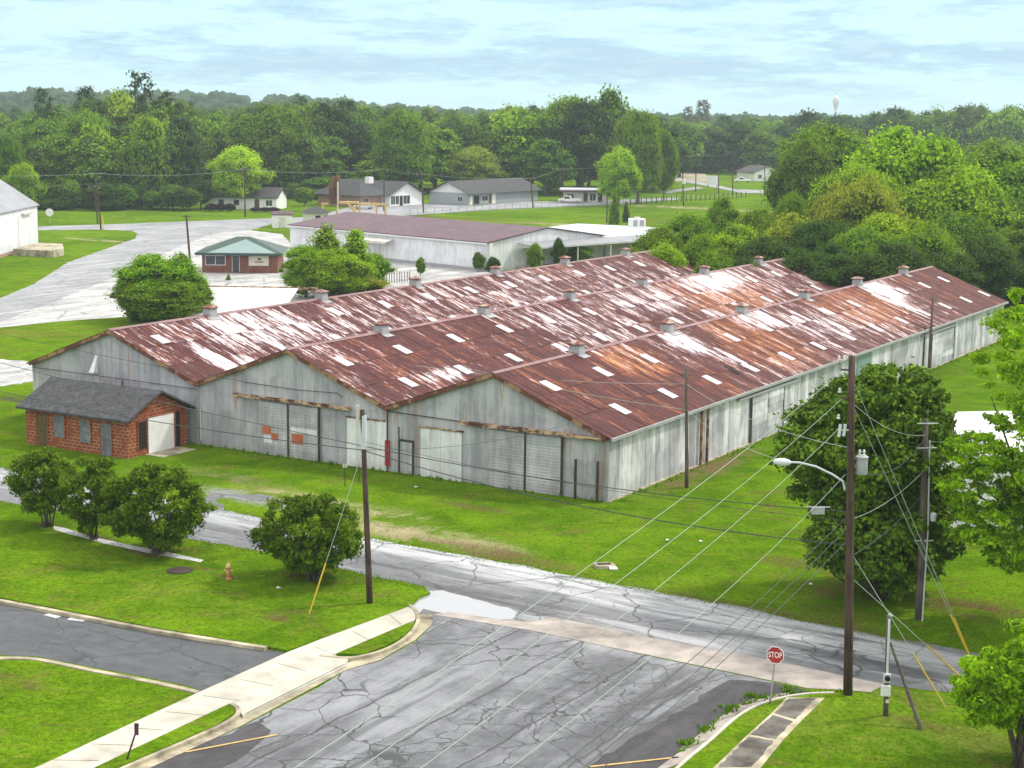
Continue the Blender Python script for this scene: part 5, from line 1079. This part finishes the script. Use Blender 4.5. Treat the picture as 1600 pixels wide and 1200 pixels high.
# guys with yellow guards
def guy(p,gx,gy,lab,z=0,frac=.2,gr=.035):
    g=G(gx,gy,z); r=empty('guy_wire',g,0,lab,'guy wire'); d=p-g
    mb=MB(); mb.path([(0,0,0),d],.014,5); mb.build('strand',M['wire'],r); mb=MB(); mb.path([(0,0,-.05),d.normalized()*2.3],gr,8); mb.build('guard',M['yellow'],r)
guy(onp(bL,tL,700),483,958,'guy wire with yellow guard left of the bare leaning pole',LZ)
guy(onp(bC,tC,588),1518,1030,'longest guy wire with yellow guard ending by the bottom right tree',.05)
guy(onp(bC,tC,628),1512,1018,'second long guy wire with yellow guard beside the longest',.05)
guy(onp(bC,tC,860),1478,1104,'lower guy wire with yellow guard crossing the road',LZ,gr=.03)
guy(onp(bC,tC,900),1500,1055,'lowest guy wire with yellow guard right of the meter pole',.02)

# ---------------- small things ----------------
sb_=G(1203,1100,LZ); st=empty('stop_sign',sb_,0,'red octagonal STOP sign on a grey post at the kerb','sign')
tp_=PD(1211,1023,sb_.y)-sb_; top=PD(1213,1006,sb_.y)-sb_
MB().path([(0,0,-.2),top],.03,6).build('post',M['galv'],st); MB().path([(0,0,-.2),tp_*.10],.034,6).build('post_base',M['rust'],st)
yaw=.5
def octo(r,y): 
    return [(r*math.cos(R_(22.5+45*i)),y,r*math.sin(R_(22.5+45*i))) for i in range(8)]
pn=MB(); pn.slab(octo(.36,0),.01,dir=(0,1,0)); po=pn.build('panel',M['white'],st); po.location=tp_+Vector((0,-.05,0)); po.rotation_euler=(0,-.06,R_(-25))
pr=MB(); pr.slab(octo(.325,-.004),.003,dir=(0,1,0)); pq=pr.build('red_face',M['red'],po)
cu=bpy.data.curves.new('lettering','FONT'); cu.body='STOP'; cu.size=.30; cu.align_x='CENTER'; cu.align_y='CENTER'; cu.extrude=.002; cu.offset=.006
to=bpy.data.objects.new('lettering_source',cu); C.objects.link(to); dg=bpy.context.evaluated_depsgraph_get(); me=bpy.data.meshes.new_from_object(to.evaluated_get(dg)); bpy.data.objects.remove(to)
me.materials.clear(); me.materials.append(M['white']); lo_=bpy.data.objects.new('lettering',me); C.objects.link(lo_); lo_.parent=po; lo_.rotation_euler=(R_(90),0,0); lo_.location=(0,-.008,0); lo_.scale=(.74,1,1)
# hydrant
hb=G(357,905,LZ); hy=empty('fire_hydrant',hb,0,'faded orange fire hydrant on the left lawn','hydrant')
MB().lathe([(.16,-.05),(.16,.04),(.105,.06),(.105,.5),(.14,.52),(.14,.58)],n=14).build('barrel',M['hyd'],hy,smooth=False); MB().lathe([(.13,.58),(.125,.66),(.08,.74),(.03,.77),(.03,.83)],n=14).build('bonnet',M['yellowsteel'],hy)
MB().tube((-.2,0,.42),(.2,0,.42),.06,.06,8).tube((0,-.2,.4),(0,0,.4),.075,.075,8).build('outlet',M['yellowsteel'],hy)
# manhole in lawn and drain box
mh=G(281,892,LZ); m_=empty('manhole',mh,0,'dark sunken manhole in the left lawn beside the hydrant','manhole'); MB().lathe([(.62,-.02),(.62,.05),(.5,.055)],n=20).build('ring',M['steel_dark'],m_); MB().lathe([(.49,.02),(.49,.045)],n=20).build('cover',M['hole'],m_)
db_=G(944,886); d_=empty('drain_inlet',db_,.2,'broken concrete drain inlet in the grass by the road','drain'); MB().box(-.5,.5,-.35,-.2,-.1,.16).box(-.5,-.35,-.2,.35,-.1,.16).box(.35,.5,-.2,.35,-.1,.14).box(-.35,.35,.22,.35,-.1,.16).build('frame',M['kerb'],d_); MB().box(-.35,.35,-.2,.22,-.1,.04).build('pit',M['hole'],d_); MB().slab([(.1,-.7,.08),(.55,-.6,.05),(.5,-.3,.12),(.15,-.35,.14)],.05).build('loose_slab',M['lightgrey'],d_)
# leaning brown sign post bottom left
b=G(197,1186,LZ); sp=empty('sign_post',b,0,'leaning brown post with small plate on the verge at the bottom left','post'); t=PD(216,1132,b.y)-b; MB().path([(0,0,-.1),t],.035,6).build('post',M['steel_dark'],sp); q=MB(); q.cbox((0,0,0),.14,.03,.42).build('plate',flat('dull_purple_plate',(.07,.03,.06),.6,.2),sp).location=t*.88+Vector((0,-.05,0))
# two stakes in front of the facade
for px,py,yt,lab in ((539,760,726,'thin dark stake in the grass left of the white door'),(561,752,722,'second thin stake with white tag near the white door')):
    b=G(px,py); s_=empty('marker_stake',b,0,lab,'stake'); h=up(b,yt); MB().tube((0,0,-.1),(0,0,h),.03,.025,6).build('stake',M['steel_dark'],s_)
    MB().box(-.14,.14,-.02,.02,h-.18,h+.05).build('tag',M['cream'],s_)
# litter
for px,py,lab in ((435,920,'white scrap of litter below the nearest crape myrtle'),(1267,914,'white scrap of litter in the grass left of the magnolia'),(1095,847,'white scrap of litter in the open grass'),(650,762,'pale scrap in the grass before the white door'),(1043,845,'tiny white scrap near the road grass')):
    b=G(px,py,LZ if px==435 else .02); l_=MB().slab([(-.1,-.06,.06),(.08,-.08,.09),(.11,.05,.05),(-.04,.09,.10)],.03).build('litter',M['white']); l_.location=b; tag(l_,lab,'litter')
# fence posts & wire fence behind
def fence(name,lab,a,b,n,h,m,mesh=True,cat='fence'):
    r=empty(name,a,0,lab,cat)
    for i in range(n+1):
        p=(b-a)*(i/n); MB().tube(p+Vector((0,0,-.2)),p+Vector((random.uniform(-.06,.06),0,h)),.06 if m!='pole' else .11,None,6).build('post',M[m],r)
    rl_=MB()
    for z in ([.35,h*.5,h-.05] if mesh else [h*.5,h*.85]): rl_.tube(Vector((0,0,z)),(b-a)+Vector((0,0,z)),.025,None,5)
    rl_.build('rail_wire',M['galv'],r)
fence('wire_fence','grey wire fence along the far road before the shops',G(640,338),G(984,321),30,1.6,'galv')
fence('post_fence','row of dark timber posts beyond the far field',G(985,321),G(1165,309),24,1.7,'pole',False)
fence('wire_fence','grey wire fence at the warehouse far corner',wl(1.5,86.8),wl(22,92),9,2.2,'galv')
fence('board_fence','short dark board fence beside the left ridge',G(600,443),G(640,440),10,1.4,'brick_slab',False)
# vehicles
def car(name,label,px,py,rz,kind,col,L_=4.6):
    b=G(px,py); r=empty(name,b,rz,label,'pickup' if kind=='pickup' else 'car'); Wd=1.8
    if kind=='pickup': prof=[(-L_/2,.45),(L_/2,.45),(L_/2,.95),(L_/2-1.2,1.08),(L_/2-1.75,1.7),(L_/2-3.1,1.72),(L_/2-3.3,1.08),(-L_/2,1.05)]
    else: prof=[(-L_/2,.4),(L_/2,.4),(L_/2,.8),(L_/2-1.0,.95),(L_/2-1.75,1.42),(-L_/2+1.1,1.45),(-L_/2+.3,.98),(-L_/2,.9)]
    m=MB(); n=len(prof); m.add([(x,-Wd/2,z) for x,z in prof]+[(x,Wd/2,z) for x,z in prof],[tuple(range(n)),tuple(range(2*n-1,n-1,-1))]+[(n+i,n+(i+1)%n,(i+1)%n,i) for i in range(n)])
    body=m.build('body',M[col],r); bv=body.modifiers.new('bevel','BEVEL'); bv.width=.06; bv.segments=2
    w=MB(); x0,x1=(L_/2-3.0,L_/2-1.6) if kind=='pickup' else (-L_/2+1.0,L_/2-1.6)
    for s in (-1,1): w.add([(x0,s*(Wd/2+.005),1.08),(x1+.2,s*(Wd/2+.005),1.08),(x1-.15,s*(Wd/2+.005),1.6 if kind=='pickup' else 1.36),(x0+.15,s*(Wd/2+.005),1.6 if kind=='pickup' else 1.36)],[(0,1,2,3)])
    w.build('side_window',M['glass'],body)
    for x in (-L_/2+.9,L_/2-.9):
        for s in (-1,1):
            wh_=MB().tube((x,s*(Wd/2-.18),.34),(x,s*(Wd/2+.03),.34),.34,None,14).build('wheel',M['black'],r); MB().tube((x,s*(Wd/2+.031),.34),(x,s*(Wd/2+.045),.34),.19,None,10).build('rim',M['lightgrey'],wh_)
    return r
car('pickup_truck','white pickup parked at the left side of the flat roofed shop',890,317,R_(172),'pickup','white',5.6)
car('parked_car','silver car parked behind the yellow steel frame',569,327,R_(200),'car','lightgrey',4.6)
car('pickup_truck','white pickup parked beside the white bungalow',1160,285,R_(178),'pickup','white',5.4)
b=G(1113,293); sg_=empty('roadside_sign',b,0,'white square roadside sign by the far driveway','sign'); MB().box(-1.9,1.9,-.1,.1,.8,3.6).build('board',M['white'],sg_); MB().box(-1.5,-1.3,-.05,.05,-.2,.8).box(1.3,1.5,-.05,.05,-.2,.8).build('leg',M['steel_dark'],sg_)
b=G(78,350); sg_=empty('roadside_sign',b,0,'small round white sign before the wood at the far left','sign'); MB().tube((0,0,-.2),(0,0,2.4),.05).build('post',M['galv'],sg_); MB().tube((0,-.06,2.2),(0,-.1,2.2),.75,.75,16).build('disc',M['white'],sg_)
# distant white water tower
Dt=1150; q=PD(1306,160,Dt); zb=hill(q.x,Dt); wt=empty('water_tower',(q.x,Dt,zb),0,'distant bright white tower rising above the skyline at right','tower')
z=lambda py: PD(1306,py,Dt).z-zb
MB().lathe([(1.6,0),(1.3,z(172)*.6),(1.4,z(170)),(1.9,z(166))],n=14).build('shaft',M['white'],wt)
MB().lathe([(1.9,z(166)),(3.0,z(162)),(3.9,z(158)),(4.4,z(154)),(4.2,z(150)),(3.4,z(147.5)),(2.0,z(145.5)),(.8,z(144.5))],n=20).build('tank',M['white'],wt)
MB().lathe([(.8,z(144.5)),(.9,z(140)),(.5,z(139)),(.3,z(134))],n=8).build('mast',M['white'],wt); wt.scale=(.5,.5,.95)
# low weeds and tufts along kerbs and wall feet (uncountable)
def tufts():
    r=np.random.default_rng(77); pts=[]
    def along(a,b,n,w,z,s):
        A=G(*a,z);B=G(*b,z)
        for i in range(n): t=r.random(); q=A.lerp(B,t); pts.append((q.x+r.normal(0,w),q.y+r.normal(0,w),z,s))
    for a,b in zip([(1060,1177),(1110,1133),(1148,1105),(1190,1092),(1249,1083)],[(1110,1133),(1148,1105),(1190,1092),(1249,1083),(1330,1080)]): along(a,b,40,.06,.03,.10)
    for c in ((1100,1140),(1138,1108),(1178,1088),(1232,1078),(1070,1160)):
        for k in range(26): q=G(*c,.03); pts.append((q.x+r.normal(0,.18),q.y+r.normal(0,.18),.03,.13))
    for a,b in ((wl(-45,-.4),wl(0,-.4)),(wl(.5,0),wl(.5,86))):
        for k in range(420): q=a.lerp(b,r.random()**1.0); pts.append((q.x+r.normal(0,.18),q.y+r.normal(0,.18),0,r.choice([.06,.10,.2])))
    for a,b in zip(roadA_up[1:-1],roadA_up[2:]): along(a,b,150,.30,0,.06)
    for a,b in (((0,785),(300,844)),((300,844),(530,890)),((530,890),(672,922))): along(a,b,250,.2,LZ,.06)
    poly=[((-100,900),(600,900))]
    for k in range(26000):
        px,py=r.uniform(-50,1650),r.uniform(745,1230)
        q=G(px,py); 
        pts.append((q.x,q.y,None,.05))
    def inside(x,y,P):
        c=False; j=len(P)-1
        for i in range(len(P)):
            if (P[i][1]>y)!=(P[j][1]>y) and x<(P[j][0]-P[i][0])*(y-P[i][1])/(P[j][1]-P[i][1])+P[i][0]: c=not c
            j=i
        return c
    lawns=[[tuple(v.co[:2]) for v in o.data.vertices if v.co.z>LZ-.01] for o in bpy.data.objects if o.name.startswith('lawn')]
    LAWN=[gp(p,LZ) for p in ([(-260,884),(0,931),(236,977),(415,1007),(449,1014),(500,996),(636,946),(650,934),(665,925),(655,918),(584,903),(530,890),(422,866),(300,844),(100,803),(0,785),(-260,738)],[(-260,1038),(0,1034),(57,1035),(135,1051),(236,1070),(290,1083),(300,1085),(54,1198),(-80,1262),(-400,1250)],[(1303,1085),(1297,1090),(1255,1130),(1228,1160),(1190,1204),(1150,1262),(1800,1300),(1800,1145),(1600,1112),(1492,1088),(1390,1080),(1350,1086)])]
    FAR=gp([(a,b-3) for a,b in roadA_up]+[(1800,700),(1300,650),(945,792),(300,702),(200,718),(30,700),(-260,650)])
    V=[];F=[];RN=[];n=0
    for (x,y,z,s) in pts:
        if z is None:
            if inside(x,y,FAR): z=0
            elif any(inside(x,y,P) for P in LAWN): z=LZ
            else: continue
        for b in range(3):
            a=r.uniform(0,6.28); h=s*r.uniform(.6,1.4); w=s*.35; dx,dy=math.cos(a)*w,math.sin(a)*w; lx,ly=r.normal(0,s*.5,2)
            V+= [(x-dx,y-dy,z-.01),(x+dx,y+dy,z-.01),(x+lx,y+ly,z+h)]; F.append((n,n+1,n+2)); RN.append(r.uniform(.2,.9)); n+=3
    me=bpy.data.meshes.new('grass_tufts'); me.from_pydata(V,[],F); at=me.attributes.new('rnd','FLOAT','FACE'); at.data.foreach_set('value',RN); me.materials.append(M['leaf'])
    o=bpy.data.objects.new('grass_tufts',me); C.objects.link(o); o.color=(.075,.17,.004,1); tag(o,'short green grass tufts and weeds over the lawns and verges','grass',kind='stuff')
tufts()
# ---------------- haze ----------------
hm=bpy.data.materials.new('thin_damp_air'); hm.use_nodes=True; hm.node_tree.nodes.clear(); t=NT(hm.node_tree)
pv=t.new('ShaderNodeVolumePrincipled',{'Color':(.72,.84,.95),'Density':.00018,'Anisotropy':.2}); t.new('ShaderNodeOutputMaterial',{'Volume':pv.outputs[0]})
hzb=MB().box(-1500,1500,-500,2300,-1.2,60).build('haze',hm); tag(hzb,'thin bluish damp air fading the far trees','haze',kind='stuff')
print('objects',len(bpy.data.objects))
